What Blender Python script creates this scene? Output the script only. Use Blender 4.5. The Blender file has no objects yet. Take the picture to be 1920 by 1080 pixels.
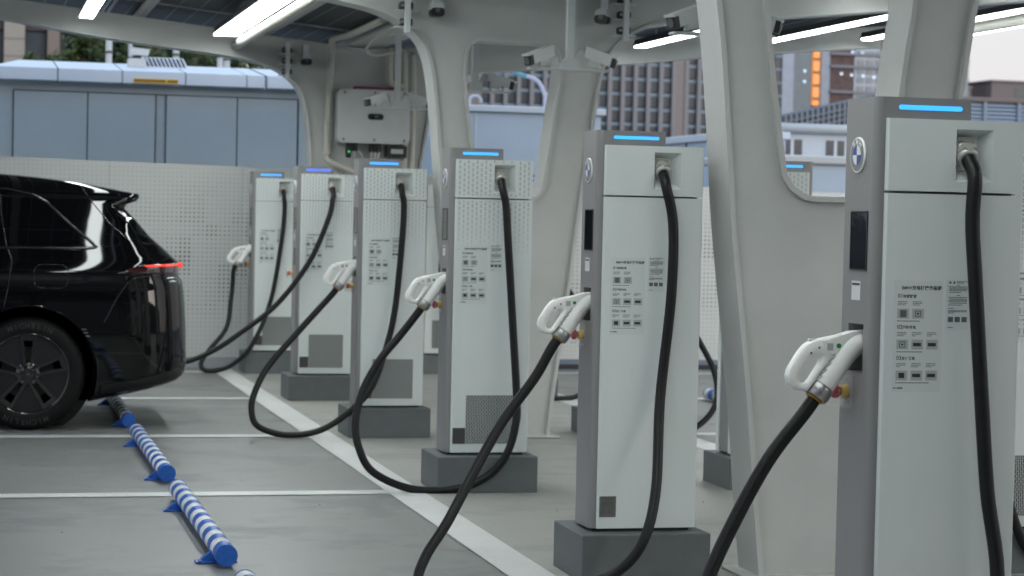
import bpy, math, random
import numpy as np
from mathutils import Vector, Matrix
from mathutils.geometry import tessellate_polygon
random.seed(7)
R = math.radians
scene = bpy.context.scene
COL = scene.collection

# ------------------------------------------------------------------ camera
# world: X across the bays (to the right), Y along the row of chargers (away), Z up
F_PX, YAW, PITCH, ROLL = 3984.63, 14.2497, 1.9149, 1.2684
CAM = Vector((-2.4077, -5.4304, 1.445))
def cam_axes():
    y, p, r = R(YAW), R(PITCH), R(ROLL)
    fw = Vector((math.sin(y)*math.cos(p), math.cos(y)*math.cos(p), -math.sin(p)))
    rt = Vector((math.cos(y), -math.sin(y), 0)); up = rt.cross(fw)
    return math.cos(r)*rt + math.sin(r)*up, -math.sin(r)*rt + math.cos(r)*up, fw
RT, UP, FW = cam_axes()
cd = bpy.data.cameras.new('camera'); cam = bpy.data.objects.new('camera', cd); COL.objects.link(cam)
cd.sensor_width = 36; cd.lens = F_PX*36/1920; cd.clip_start = .1; cd.clip_end = 4000
m = Matrix((RT, UP, -FW)).transposed().to_4x4(); m.translation = CAM; cam.matrix_world = m
cd.dof.use_dof = True; cd.dof.focus_distance = 7.0; cd.dof.aperture_fstop = 6.3
scene.camera = cam
# ------------------------------------------------------------------ sky, sun, exposure
SUN_EL, SUN_ROT = R(8), R(150)
w = bpy.data.worlds.new('World'); scene.world = w; w.use_nodes = True
nt = w.node_tree; bg = nt.nodes['Background']
sky = nt.nodes.new('ShaderNodeTexSky'); sky.sky_type = 'NISHITA'; sky.sun_disc = False
sky.sun_elevation = SUN_EL; sky.sun_rotation = SUN_ROT; sky.air_density = 1.0; sky.dust_density = 2.5; sky.ozone_density = 1.6
hsv = nt.nodes.new('ShaderNodeHueSaturation'); hsv.inputs['Saturation'].default_value = .42
mixc = nt.nodes.new('ShaderNodeMix'); mixc.data_type = 'RGBA'; mixc.inputs[0].default_value = .80
# thin high overcast at dusk: pale warm near the horizon, bluer overhead
wtc = nt.nodes.new('ShaderNodeTexCoord'); wsx = nt.nodes.new('ShaderNodeSeparateXYZ'); nt.links.new(wtc.outputs['Generated'], wsx.inputs[0])
wcr = nt.nodes.new('ShaderNodeValToRGB'); wcr.color_ramp.elements[0].position = .0; wcr.color_ramp.elements[1].position = .75
wcr.color_ramp.elements[0].color = (.70, .66, .645, 1); wcr.color_ramp.elements[1].color = (.66, .86, 1.12, 1)
nt.links.new(wsx.outputs[2], wcr.inputs[0])
wmul = nt.nodes.new('ShaderNodeMix'); wmul.data_type = 'RGBA'; wmul.blend_type = 'MULTIPLY'; wmul.inputs[0].default_value = 1; wmul.inputs[7].default_value = (6.6, 6.6, 6.6, 1)
nt.links.new(wcr.outputs[0], wmul.inputs[6]); nt.links.new(wmul.outputs[2], mixc.inputs[7])
nt.links.new(sky.outputs[0], hsv.inputs['Color']); nt.links.new(hsv.outputs[0], mixc.inputs[6])
nt.links.new(mixc.outputs[2], bg.inputs[0]); bg.inputs[1].default_value = .15
sl = bpy.data.lights.new('sun', 'SUN'); sl.energy = .5; sl.angle = R(25); sl.color = (1, .93, .86)
so = bpy.data.objects.new('sun', sl); COL.objects.link(so)
so.rotation_euler = (R(90) - SUN_EL, 0, math.pi - SUN_ROT)
scene.view_settings.view_transform = 'Standard'; scene.view_settings.look = 'None'
scene.view_settings.exposure = 0.47; scene.view_settings.gamma = 1
LED_POWER = 15.0

# ------------------------------------------------------------------ materials
MATS = {}
def mat(name, col=(.5, .5, .5), rough=.5, metal=0., var=0., vscale=6., stretch=(1, 1, 1), bump=0., bscale=60., emit=None, estr=0., coat=0., alpha=1., trans=0., spec=.5):
    if name in MATS: return MATS[name]
    M = bpy.data.materials.new(name); M.use_nodes = True; MATS[name] = M
    n = M.node_tree.nodes; L = M.node_tree.links; b = n['Principled BSDF']
    b.inputs['Base Color'].default_value = (*col, 1); b.inputs['Roughness'].default_value = rough
    b.inputs['Metallic'].default_value = metal; b.inputs['Coat Weight'].default_value = coat
    b.inputs['Alpha'].default_value = alpha; b.inputs['Transmission Weight'].default_value = trans
    b.inputs['Specular IOR Level'].default_value = spec
    if emit: b.inputs['Emission Color'].default_value = (*emit, 1); b.inputs['Emission Strength'].default_value = estr
    if var or bump:
        tc = n.new('ShaderNodeTexCoord'); mp = n.new('ShaderNodeMapping'); mp.inputs['Scale'].default_value = stretch
        L.new(tc.outputs['Object'], mp.inputs[0])
    if var:
        nz = n.new('ShaderNodeTexNoise'); nz.inputs['Scale'].default_value = vscale; nz.inputs['Detail'].default_value = 8; nz.inputs['Roughness'].default_value = .62
        L.new(mp.outputs[0], nz.inputs[0])
        cr = n.new('ShaderNodeValToRGB'); cr.color_ramp.elements[0].position = .3; cr.color_ramp.elements[1].position = .7
        cr.color_ramp.elements[0].color = (*[c*(1-var) for c in col], 1); cr.color_ramp.elements[1].color = (*[min(1, c*(1+var)) for c in col], 1)
        L.new(nz.outputs[0], cr.inputs[0]); L.new(cr.outputs[0], b.inputs['Base Color'])
        mr = n.new('ShaderNodeMapRange'); mr.inputs['To Min'].default_value = max(0, rough-.08); mr.inputs['To Max'].default_value = min(1, rough+.1)
        L.new(nz.outputs[0], mr.inputs[0]); L.new(mr.outputs[0], b.inputs['Roughness'])
    if bump:
        nb = n.new('ShaderNodeTexNoise'); nb.inputs['Scale'].default_value = bscale; nb.inputs['Detail'].default_value = 4
        L.new(mp.outputs[0], nb.inputs[0]); bp = n.new('ShaderNodeBump'); bp.inputs['Strength'].default_value = bump; bp.inputs['Distance'].default_value = .004
        L.new(nb.outputs[0], bp.inputs['Height']); L.new(bp.outputs[0], b.inputs['Normal'])
    return M
WHITE = mat('painted_steel_white', (.475, .485, .47), .42, var=.08, vscale=2.2, bump=.08, bscale=14)
PANEL = mat('charger_white', (.645, .69, .68), .36, var=.05, vscale=3.2, stretch=(1, 1, .35), bump=.035, bscale=40)
GREY = mat('charger_silver_grey', (.25, .247, .245), .40, metal=.12, var=.05, vscale=5, stretch=(1, 1, .25), bump=.02, bscale=150)
PED = mat('pedestal_grey', (.105, .117, .12), .55, var=.13, vscale=7, bump=.1, bscale=70)
BLACK = mat('black_plastic', (.012, .012, .013), .45)
RUBBER = mat('cable_rubber', (.008, .008, .0085), .40, spec=.3, var=.2, vscale=30, bump=.05, bscale=200)
SILVER = mat('brushed_metal', (.38, .38, .37), .32, metal=.9, var=.12, vscale=30)
NICKEL = mat('nickel_gland', (.50, .49, .46), .32, metal=.45, var=.1, vscale=40)
GUNW = mat('gun_white', (.84, .84, .81), .34, var=.05, vscale=25)
SHEET = mat('sheet_film', (.60, .65, .64), .33)
INK = mat('ink_black', (.018, .019, .02), .5)
TILE = mat('ink_grey', (.38, .42, .41), .5)
INKMID = mat('ink_mid_grey', (.10, .105, .105), .5)
PRINTED = mat('pattern_grey', (.30, .33, .325), .5)
BLUEPAINT = mat('stop_blue', (.018, .115, .47), .4, var=.22, vscale=40)
STOPWHITE = mat('stop_white', (.80, .82, .80), .45, var=.1, vscale=35)
LEDBLUE = mat('status_light_blue', (.05, .3, .8), .4, emit=(.035, .35, 1.0), estr=1.05)
LEDBLUE2 = mat('status_light_indigo', (.05, .1, .8), .4, emit=(.08, .18, 1.0), estr=1.0)
GLASSK = mat('screen_glass', (.012, .013, .016), .06, coat=.5, bump=.22, bscale=12)
LABEL = mat('label_white', (.66, .66, .66), .4)
EMBW = mat('emblem_white', (.78, .79, .79), .28)
EMBB = mat('emblem_blue', (.005, .055, .30), .3)
RED = mat('button_red', (.50, .02, .04), .35)
YEL = mat('button_yellow', (.62, .40, .03), .4)
ORG = mat('ring_amber', (.45, .22, .02), .4)
GREEN = mat('sticker_green', (.01, .22, .05), .4)
CLEAR = mat('clear_guard', (.85, .87, .88), .06, alpha=.13)
PLATE = mat('name_plate_steel', (.17, .17, .16), .38, metal=.6, var=.25, vscale=40)
PLATED = mat('name_plate_dark', (.045, .046, .044), .45, var=.3, vscale=60)
SCUFF = mat('scuff_pale', (.42, .42, .42), .6)
LEDW = mat('lamp_white', (.9, .9, .9), .5, emit=(.93, 1.0, .985), estr=LED_POWER)
HOUS = mat('lamp_housing_dark', (.03, .035, .035), .5)
PIPE = mat('conduit_cream', (.46, .45, .40), .45, var=.08, vscale=12)
CAMW = mat('camera_white', (.54, .56, .56), .36, var=.04, vscale=20)
PV = mat('solar_cell_back', (.022, .025, .03), .5, var=.3, vscale=9, spec=.25)
PVF = mat('solar_frame', (.30, .31, .33), .4, metal=.5)
SUB = mat('substation_blue_grey', (.45, .52, .565), .5, var=.06, vscale=1.3, bump=.05, bscale=10)
SUBR = mat('substation_roof', (.66, .74, .84), .45, var=.04, vscale=2)
SUBD = mat('seam_dark', (.05, .06, .065), .6)
CARP = mat('car_paint_black', (.0035, .0035, .004), .035, coat=0., spec=.42)
CARG = mat('car_glass', (.003, .003, .004), .02, coat=.3)
CARM = mat('car_matte_black', (.006, .006, .006), .55)
CART = mat('car_gloss_trim', (.012, .012, .013), .12, coat=.6)
TYRE = mat('tyre_rubber', (.006, .006, .006), .6, spec=.22, var=.25, vscale=25, bump=.1, bscale=120)
TYREL = mat('tyre_lettering', (.024, .024, .024), .55)
RIMD = mat('rim_satin_dark', (.012, .0125, .013), .36, metal=.2)
RIMG = mat('rim_gloss_black', (.008, .008, .008), .1, coat=.8)
NUT = mat('lug_nut', (.20, .20, .20), .3, metal=.9)
TAIL = mat('tail_lamp_lit', (.4, .02, .02), .2, emit=(1.0, .075, .045), estr=.75)
TAILD = mat('tail_lamp_dark', (.03, .004, .004), .08, coat=.8)
INVG = mat('inverter_grey', (.50, .515, .515), .42, var=.04, vscale=9)

def floor_material(name, base, streak, blue, rough=.55):
    M = bpy.data.materials.new(name); M.use_nodes = True; MATS[name] = M
    n = M.node_tree.nodes; L = M.node_tree.links; b = n['Principled BSDF']
    tc = n.new('ShaderNodeTexCoord')
    def noise(scale, stretch, detail=8, rg=.6):
        mp = n.new('ShaderNodeMapping'); mp.inputs['Scale'].default_value = stretch; L.new(tc.outputs['Object'], mp.inputs[0])
        z = n.new('ShaderNodeTexNoise'); z.inputs['Scale'].default_value = scale; z.inputs['Detail'].default_value = detail; z.inputs['Roughness'].default_value = rg
        L.new(mp.outputs[0], z.inputs[0]); return z
    def ramp(src, a, c, p0, p1):
        r = n.new('ShaderNodeValToRGB'); r.color_ramp.elements[0].position = p0; r.color_ramp.elements[1].position = p1
        r.color_ramp.elements[0].color = (*a, 1); r.color_ramp.elements[1].color = (*c, 1); L.new(src.outputs[0], r.inputs[0]); return r
    def mix(fac, a, c, mode='MIX'):
        x = n.new('ShaderNodeMix'); x.data_type = 'RGBA'; x.blend_type = mode
        if isinstance(fac, float): x.inputs[0].default_value = fac
        else: L.new(fac, x.inputs[0])
        L.new(a, x.inputs[6]); L.new(c, x.inputs[7]); return x
    a = ramp(noise(.9, (.8, 1.0, 1)), [c*.92 for c in base], [c*1.06 for c in base], .3, .72)
    s = ramp(noise(1.5, (.7, .9, 1), 9, .66), (0, 0, 0), (.85, .85, .85), .50, .74)
    rgb = n.new('ShaderNodeRGB'); rgb.outputs[0].default_value = (*blue, 1)
    m1 = mix(s.outputs[0], a.outputs[0], rgb.outputs[0])
    s2 = ramp(noise(1.1, (1, 1, 1), 6), (0, 0, 0), (1, 1, 1), .52, .75)
    rgb2 = n.new('ShaderNodeRGB'); rgb2.outputs[0].default_value = (*streak, 1)
    mm = n.new('ShaderNodeMath'); mm.operation = 'MULTIPLY'; mm.inputs[1].default_value = .6; L.new(s2.outputs[0], mm.inputs[0])
    m2 = mix(mm.outputs[0], m1.outputs[2], rgb2.outputs[0])
    g = ramp(noise(170, (1, 1, 1), 3), (.86, .86, .86), (1.06, 1.06, 1.06), .35, .62)
    m3 = mix(1.0, m2.outputs[2], g.outputs[0], 'MULTIPLY')
    sp = ramp(noise(38, (1, 1, 1), 2), (1, 1, 1), (.55, .55, .54), .735, .76)
    m4 = mix(1.0, m3.outputs[2], sp.outputs[0], 'MULTIPLY')
    st = ramp(noise(.55, (1, 1, 1), 5, .55), (1, 1, 1), (.86, .86, .855), .54, .72)
    m5 = mix(1.0, m4.outputs[2], st.outputs[0], 'MULTIPLY')
    m6 = m5
    L.new(m6.outputs[2], b.inputs['Base Color'])
    rr = n.new('ShaderNodeMapRange'); rr.inputs['To Min'].default_value = rough-.14; rr.inputs['To Max'].default_value = rough+.18
    L.new(s.outputs[0], rr.inputs[0]); L.new(rr.outputs[0], b.inputs['Roughness'])
    bp = n.new('ShaderNodeBump'); bp.inputs['Strength'].default_value = .12; bp.inputs['Distance'].default_value = .004
    nb = noise(90, (1, 1, 1), 5); L.new(nb.outputs[0], bp.inputs['Height']); L.new(bp.outputs[0], b.inputs['Normal'])
    return M
FLOOR = floor_material('bay_floor_coating', (.208, .211, .199), (.24, .235, .212), (.172, .184, .190))
ISLE = floor_material('island_floor_coating', (.33, .327, .30), (.275, .265, .23), (.29, .295, .28), .6)
LINE = floor_material('line_paint_white', (.66, .66, .645), (.58, .57, .53), (.62, .63, .63), .55)
GROUND = floor_material('outer_paving', (.20, .20, .195), (.24, .235, .22), (.17, .175, .18), .7)

# ------------------------------------------------------------------ mesh helpers
class MB:
    def __init__(s): s.v = []; s.f = []; s.sm = []
    def add(s, vs, fs, smooth=False):
        o = len(s.v); s.v += [tuple(p) for p in vs]; s.f += [tuple(i+o for i in f) for f in fs]; s.sm += [smooth]*len(fs); return s
    def box(s, x0, x1, y0, y1, z0, z1):
        return s.add([(x0,y0,z0),(x1,y0,z0),(x1,y1,z0),(x0,y1,z0),(x0,y0,z1),(x1,y0,z1),(x1,y1,z1),(x0,y1,z1)],
                     [(0,3,2,1),(4,5,6,7),(0,1,5,4),(1,2,6,5),(2,3,7,6),(3,0,4,7)])
    def bbox(s, x0, x1, y0, y1, z0, z1, b=.005):
        # box with chamfered edges
        b = min(b, (x1-x0)*.45, (y1-y0)*.45, (z1-z0)*.45); V = []; idx = {}
        c = ((x0,x1),(y0,y1),(z0,z1))
        for i in (0,1):
            for j in (0,1):
                for k in (0,1):
                    for ax in range(3):
                        q = [c[0][i], c[1][j], c[2][k]]; sg = [1-2*i, 1-2*j, 1-2*k]
                        for t in range(3):
                            if t != ax: q[t] += sg[t]*b
                        idx[(i,j,k,ax)] = len(V); V.append(q)
        Fs = []
        for ax in range(3):
            o = [a for a in range(3) if a != ax]
            for sd in (0,1):
                qs = []
                for u, v in ((0,0),(1,0),(1,1),(0,1)):
                    t = [0,0,0]; t[ax] = sd; t[o[0]] = u; t[o[1]] = v; qs.append(idx[(*t, ax)])
                Fs.append(qs)
        for ax in range(3):
            o = [a for a in range(3) if a != ax]
            for u in (0,1):
                for v in (0,1):
                    t0 = [0,0,0]; t0[o[0]] = u; t0[o[1]] = v; t1 = list(t0); t1[ax] = 1
                    Fs.append([idx[(*t0,o[0])], idx[(*t1,o[0])], idx[(*t1,o[1])], idx[(*t0,o[1])]])
        for i in (0,1):
            for j in (0,1):
                for k in (0,1): Fs.append([idx[(i,j,k,a)] for a in range(3)])
        cen = Vector(((x0+x1)/2,(y0+y1)/2,(z0+z1)/2)); out = []
        for f in Fs:
            P = [Vector(V[a]) for a in f]; nn = (P[1]-P[0]).cross(P[2]-P[0]); ce = sum(P, Vector())/len(P)
            out.append(f if nn.dot(ce-cen) > 0 else f[::-1])
        return s.add(V, out)
    def prism(s, pts, h0, h1, axis='z', smooth=False):
        # pts: outline in the two other axes (x,y | x,z | y,z), extruded along axis
        area = sum(pts[i][0]*pts[(i+1) % len(pts)][1]-pts[(i+1) % len(pts)][0]*pts[i][1] for i in range(len(pts)))
        if area < 0: pts = pts[::-1]
        mk = {'z': lambda a,b,h: (a,b,h), 'y': lambda a,b,h: (a,h,b), 'x': lambda a,b,h: (h,a,b)}[axis]
        n = len(pts); V = [mk(a,b,h0) for a,b in pts]+[mk(a,b,h1) for a,b in pts]
        tris = tessellate_polygon([[Vector((a,b,0)) for a,b in pts]])
        fl = axis == 'y'; caps = []
        for t in tris:
            A,B,C = [Vector((*pts[i],0)) for i in t]
            if (B-A).cross(C-A).z < 0: t = t[::-1]
            caps.append((tuple(t[::-1]), tuple(i+n for i in t)))
        o = len(s.v); s.v += V
        for i in range(n):
            j = (i+1) % n; f = (i+o, j+o, j+n+o, i+n+o); s.f.append(f[::-1] if fl else f); s.sm.append(smooth and (Vector(V[i])-Vector(V[j])).length < .02)
        for a,b in caps:
            for f in (a,b): f = tuple(i+o for i in f); s.f.append(f[::-1] if fl else f); s.sm.append(False)
        return s
    def tube(s, pts, r, n=12, cap=True, smooth=True):
        P = [Vector(p) for p in pts]; rs = r if isinstance(r, (list, tuple)) else [r]*len(P)
        V = []; Fs = []; prev = None
        for i, p in enumerate(P):
            t = (P[min(i+1, len(P)-1)]-P[max(i-1, 0)]).normalized()
            if prev is None:
                a = Vector((0,0,1)) if abs(t.z) < .9 else Vector((1,0,0)); u = t.cross(a).normalized()
            else: u = (prev - t*prev.dot(t)).normalized()
            prev = u; vv = t.cross(u)
            for k in range(n):
                an = 2*math.pi*k/n; V.append(p+rs[i]*(math.cos(an)*u+math.sin(an)*vv))
        for i in range(len(P)-1):
            for k in range(n):
                k2 = (k+1) % n; Fs.append((i*n+k, i*n+k2, (i+1)*n+k2, (i+1)*n+k))
        s.add(V, Fs, smooth)
        if cap:
            o = len(s.v)-len(V); s.f.append(tuple(o+k for k in range(n))[::-1]); s.f.append(tuple(o+(len(P)-1)*n+k for k in range(n))); s.sm += [False, False]
        return s
    def lathe(s, prof, origin, axis, n=24, smooth=True, cap=True):
        # prof: (distance along axis, radius)
        a = Vector(axis).normalized(); h = Vector((0,0,1)) if abs(a.z) < .9 else Vector((1,0,0)); u = a.cross(h).normalized(); v = a.cross(u); o = Vector(origin)
        V = [o+a*d+(u*math.cos(2*math.pi*k/n)+v*math.sin(2*math.pi*k/n))*r for d, r in prof for k in range(n)]
        Fs = [(i*n+k, i*n+(k+1) % n, (i+1)*n+(k+1) % n, (i+1)*n+k) for i in range(len(prof)-1) for k in range(n)]
        s.add(V, Fs, smooth); b = len(s.v)-len(V)
        if not cap: return s
        s.f.append(tuple(b+k for k in range(n))[::-1]); s.f.append(tuple(b+(len(prof)-1)*n+k for k in range(n))); s.sm += [False, False]
        return s
    def quad(s, a, b, c, d): return s.add([a,b,c,d], [(0,1,2,3)])
    def mesh_in(s, me, mtx):
        o = len(s.v); s.v += [tuple(mtx @ v.co) for v in me.vertices]
        for p in me.polygons: s.f.append(tuple(i+o for i in p.vertices)); s.sm.append(False)
        return s
    def xf(s, mtx): s.v = [tuple(mtx @ Vector(p)) for p in s.v]; return s
    def mesh(s, name, material, flip_fix=False):
        me = bpy.data.meshes.new(name); me.from_pydata(s.v, [], s.f); me.materials.append(material)
        me.polygons.foreach_set('use_smooth', s.sm); me.update(); return me
    def build(s, name, material, parent=None, loc=None):
        o = bpy.data.objects.new(name, s.mesh(name, material)); COL.objects.link(o); o.parent = parent
        if loc is not None: o.location = loc
        return o
def tag(o, label=None, cat=None, group=None, kind=None):
    if label: o['label'] = label
    if cat: o['category'] = cat
    if group: o['group'] = group
    if kind: o['kind'] = kind
    return o
def empty(name, loc, label=None, cat=None, group=None, rz=0):
    o = bpy.data.objects.new(name, None); COL.objects.link(o); o.location = loc; o.rotation_euler = (0,0,rz); o.empty_display_size = .1
    return tag(o, label, cat, group)
def link(name, me, parent, loc=(0,0,0)):
    o = bpy.data.objects.new(name, me); COL.objects.link(o); o.parent = parent; o.location = loc; return o
def copy_tree(o, parent=None):
    c = o.copy(); COL.objects.link(c); c.parent = parent
    for ch in list(o.children): copy_tree(ch, c)
    return c
def rrect(x0, x1, z0, z1, r, n=6):
    pts = []
    for cx, cz, a0 in ((x1-r, z1-r, 0), (x0+r, z1-r, 90), (x0+r, z0+r, 180), (x1-r, z0+r, 270)):
        for k in range(n+1):
            a = R(a0+90*k/n); pts.append((cx+r*math.cos(a), cz+r*math.sin(a)))
    return pts
def spline(pts, n=10):
    P = [Vector(p) for p in pts]; out = []
    for i in range(len(P)-1):
        a, b, c, d = P[max(i-1,0)], P[i], P[i+1], P[min(i+2, len(P)-1)]
        for k in range(n):
            t = k/n; out.append(.5*((2*b)+(c-a)*t+(2*a-5*b+4*c-d)*t*t+(3*b-a-3*c+d)*t**3))
    out.append(P[-1]); return out
_tc = {}
def text_mesh(body, size, align='LEFT', bold=0.):
    k = (body, size, align, bold)
    if k in _tc: return _tc[k]
    c = bpy.data.curves.new('t', 'FONT'); c.body = body; c.size = size; c.align_x = align; c.resolution_u = 2; c.offset = bold
    o = bpy.data.objects.new('t', c); COL.objects.link(o); bpy.context.view_layer.update()
    me = bpy.data.meshes.new_from_object(o.evaluated_get(bpy.context.evaluated_depsgraph_get()))
    bpy.data.objects.remove(o); bpy.data.curves.remove(c); _tc[k] = me; return me

# ------------------------------------------------------------------ setting: ground, floor, markings
S = 2.7
tag(MB().quad((-900,-300,-.012),(900,-300,-.012),(900,1600,-.012),(-900,1600,-.012)).build('ground', GROUND), kind='structure')
tag(MB().box(-9, 11, -20, 14.0, -.3, 0).build('floor', FLOOR), kind='structure')
tag(MB().quad((-.12,-20,.002),(2.09,-20,.002),(2.09,13.95,.002),(-.12,13.95,.002)).build('charger_island_floor', ISLE), kind='structure')
for x0 in (-.305, 2.085):
    tag(MB().quad((x0,-20,.0042),(x0+.19,-20,.0042),(x0+.19,13.95,.0042),(x0,13.95,.0042)).build('bay_end_line', LINE), kind='structure')
for y in (13.5, 10.83, 8.10, 5.31, 2.62, -.1, -2.8):
    for x0, x1 in ((-8.9,-.307),(2.277,10.9)):
        tag(MB().quad((x0,y,.0042),(x1,y,.0042),(x1,y+.15,.0042),(x0,y+.15,.0042)).build('bay_divider_line', LINE), kind='structure')

# ------------------------------------------------------------------ canopy frames
XC = .985
LEFT = [(.69,0),(.657,.305),(.63,.6),(.59,.95),(.532,1.42),(.505,1.75),(.486,1.97),(.470,2.13),(.453,2.27),(.434,2.39),(.408,2.482),(.365,2.565),(.29,2.64),
        (.195,2.70),(.08,2.745),(-.06,2.778),(-.27,2.812),(-.476,2.835),(-1.06,2.893),(-1.6,2.962),(-2.2,3.055),(-3.2,3.22),(-4.4,3.40)]
RIGHT = [(1.275,0),(1.31,.3),(1.352,.62),(1.395,.95),(1.45,1.42),(1.50,1.80),(1.535,2.04),(1.552,2.16),(1.572,2.30),(1.598,2.42),(1.64,2.51),(1.70,2.59),(1.78,2.655),
         (1.89,2.708),(2.0,2.735),(2.15,2.757),(2.45,2.785),(2.77,2.815),(3.64,2.905),(4.2,2.972),(4.93,3.045),(6.12,3.155),(6.55,3.195)]
def ztop(x): return 2.915+.1*(XC-x) if x < XC else 2.915+.085*(x-XC)
def sm(pl, n=3): return [(p.x, p.y) for p in spline([(a,b,0) for a,b in pl], n)]
OUT = sm(LEFT)[::-1] + sm(RIGHT) + [(6.55, ztop(6.55))] + [(x, ztop(x)) for x in (5,3.5,2,XC,0,-1,-2.5)] + [(-4.4, ztop(-4.4))]
def opening():
    a = [(.755,1.70),(.742,1.78),(.71,2.0),(.688,2.16),(.672,2.30),(.668,2.42),(.678,2.50),(.70,2.55),(.75,2.58)]
    bq = [(1.22,2.58),(1.27,2.55),(1.29,2.50),(1.297,2.42),(1.285,2.30),(1.262,2.16),(1.243,2.0),(1.212,1.78),(1.20,1.70),(1.19,1.64),(1.165,1.595),(1.12,1.563),(1.07,1.555)]
    c = [(.89,1.555),(.845,1.563),(.795,1.595),(.765,1.64)]
    return a+bq+c
def inset(loop, d):
    n = len(loop); ar = sum(loop[i][0]*loop[(i+1) % n][1]-loop[(i+1) % n][0]*loop[i][1] for i in range(n)); sg = 1 if ar > 0 else -1
    out = []
    for i in range(n):
        p, q, r_ = Vector(loop[i-1]), Vector(loop[i]), Vector(loop[(i+1) % n])
        n1 = Vector((-(q-p).y, (q-p).x)).normalized(); n2 = Vector((-(r_-q).y, (r_-q).x)).normalized()
        b = (n1+n2).normalized(); k = d*sg/max(.5, b.dot(n1)); out.append((q.x+b.x*k, q.y+b.y*k))
    return out
def strip(mb, la, lb, y0, y1):
    # ring of rectangular section between loops la and lb
    n = len(la); V = [(x,y0,z) for x,z in la]+[(x,y0,z) for x,z in lb]+[(x,y1,z) for x,z in la]+[(x,y1,z) for x,z in lb]; Fs = []
    for i in range(n):
        j = (i+1) % n
        Fs += [(i,j,n+j,n+i), (2*n+j,2*n+i,3*n+i,3*n+j), (j,i,2*n+i,2*n+j), (n+i,n+j,3*n+j,3*n+i)]
    return mb.add(V, Fs)
def frame(Y0, hole, label):
    root = empty('canopy_frame', (0, Y0, 0), label, 'frame', 'white steel frames carrying the canopy')
    T = .022; inner = inset(OUT, T); hl = opening(); ho = inset(hl, -T)
    loops = [inner]+([ho] if hole else [])
    allp = [p for l in loops for p in l]
    tris = tessellate_polygon([[Vector((a,b,0)) for a,b in l] for l in loops])
    mb = MB(); n = len(allp); y0, y1 = .026, .214
    V = [(a,y0,b) for a,b in allp]+[(a,y1,b) for a,b in allp]; Fs = []
    for t in tris:
        A,B,C = [Vector((*allp[i],0)) for i in t]
        if (B-A).cross(C-A).z < 0: t = t[::-1]
        Fs += [tuple(t), tuple(i+n for i in t[::-1])]
    mb.add(V, Fs); web = mb.build('web', WHITE, root)
    strip(MB(), OUT, inner, 0, .24).build('flange', WHITE, web)
    if hole: strip(MB(), hl, ho, 0, .24).build('opening_flange', WHITE, web)
    MB().bbox(.63, 1.34, -.05, .29, .004, .016, .003).build('base_plate', WHITE, root)
    return root
FR = [(-13.6, True, 'white canopy frame behind the viewer, farthest back of all'), (-8.2, True, 'white canopy frame standing behind the viewer'), (-2.8, True, 'white canopy frame overhead beside the viewer, out at the near end of the row'),
      (2.6, True, 'white canopy frame with open eye, behind the nearest charging post'),
      (8.0, True, 'white canopy frame with open eye in the middle, twin cameras hung before it'),
      (13.4, False, 'solid white canopy frame at the far end carrying the inverter box and cream conduits')]
for a in FR: frame(*a)

# roof: purlins and solar panels
root = empty('solar_roof', (XC, 5, 2.9), 'dark solar panel roof on purlins above the charging bays', 'roof')
off = Vector((-XC, -5, -2.9))
def part(mb, name, material, parent): 
    mb.xf(Matrix.Translation(off)); return mb.build(name, material, parent)
PUR = [-4.3,-3.2,-2.1,-1.0,.1,1.9,3.0,4.1,5.2,6.3]
for x in PUR: part(MB().box(x-.03, x+.03, -18.1, 15.2, ztop(x)+.012, ztop(x)+.085), 'purlin', PVF, root)
pm = {}
for sd in (0, 1):
    xs = [(-4.5+1.08*i, -4.5+1.08*i+1.06) for i in range(5)] if sd == 0 else [(1.12+1.08*i, 1.12+1.08*i+1.06) for i in range(5)]
    for x0, x1 in xs:
        sl_ = ztop(x1)-ztop(x0)
        if sd not in pm:
            b = MB(); f = MB(); L_, W_ = 2.2, 1.06
            b.add([(0,0,0),(W_,0,sl_),(W_,L_,sl_),(0,L_,0),(0,0,.03),(W_,0,sl_+.03),(W_,L_,sl_+.03),(0,L_,.03)], [(0,3,2,1),(4,5,6,7),(0,1,5,4),(1,2,6,5),(2,3,7,6),(3,0,4,7)])
            fr = MB()
            for u0, u1, v0, v1 in ((0,W_,-.0,.03),(0,W_,L_-.03,L_),(0,.03,.03,L_-.03),(W_-.03,W_,.03,L_-.03)):
                zz = lambda u: sl_*u/W_-.012
                fr.add([(u0,v0,zz(u0)),(u1,v0,zz(u1)),(u1,v1,zz(u1)),(u0,v1,zz(u0)),(u0,v0,zz(u0)+.011),(u1,v0,zz(u1)+.011),(u1,v1,zz(u1)+.011),(u0,v1,zz(u0)+.011)], [(0,3,2,1),(4,5,6,7),(0,1,5,4),(1,2,6,5),(2,3,7,6),(3,0,4,7)])
            for k in range(1, 6):
                u = W_*k/6; fr.add([(u-.003,.03,sl_*u/W_-.003),(u+.003,.03,sl_*u/W_-.003),(u+.003,L_-.03,sl_*u/W_-.003),(u-.003,L_-.03,sl_*u/W_-.003)], [(0,3,2,1)])
            pm[sd] = (b.mesh('solar_panel', PV), fr.mesh('panel_frame', PVF))
        for j in range(15):
            p = link('solar_panel', pm[sd][0], root, Vector((x0, -18.1+2.22*j, ztop(x0)+.103))+off); link('panel_frame', pm[sd][1], p)
part(MB().box(XC-.17, XC+.17, -18.1, 15.2, 2.94, 3.0), 'ridge_gutter', WHITE, root)

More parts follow.
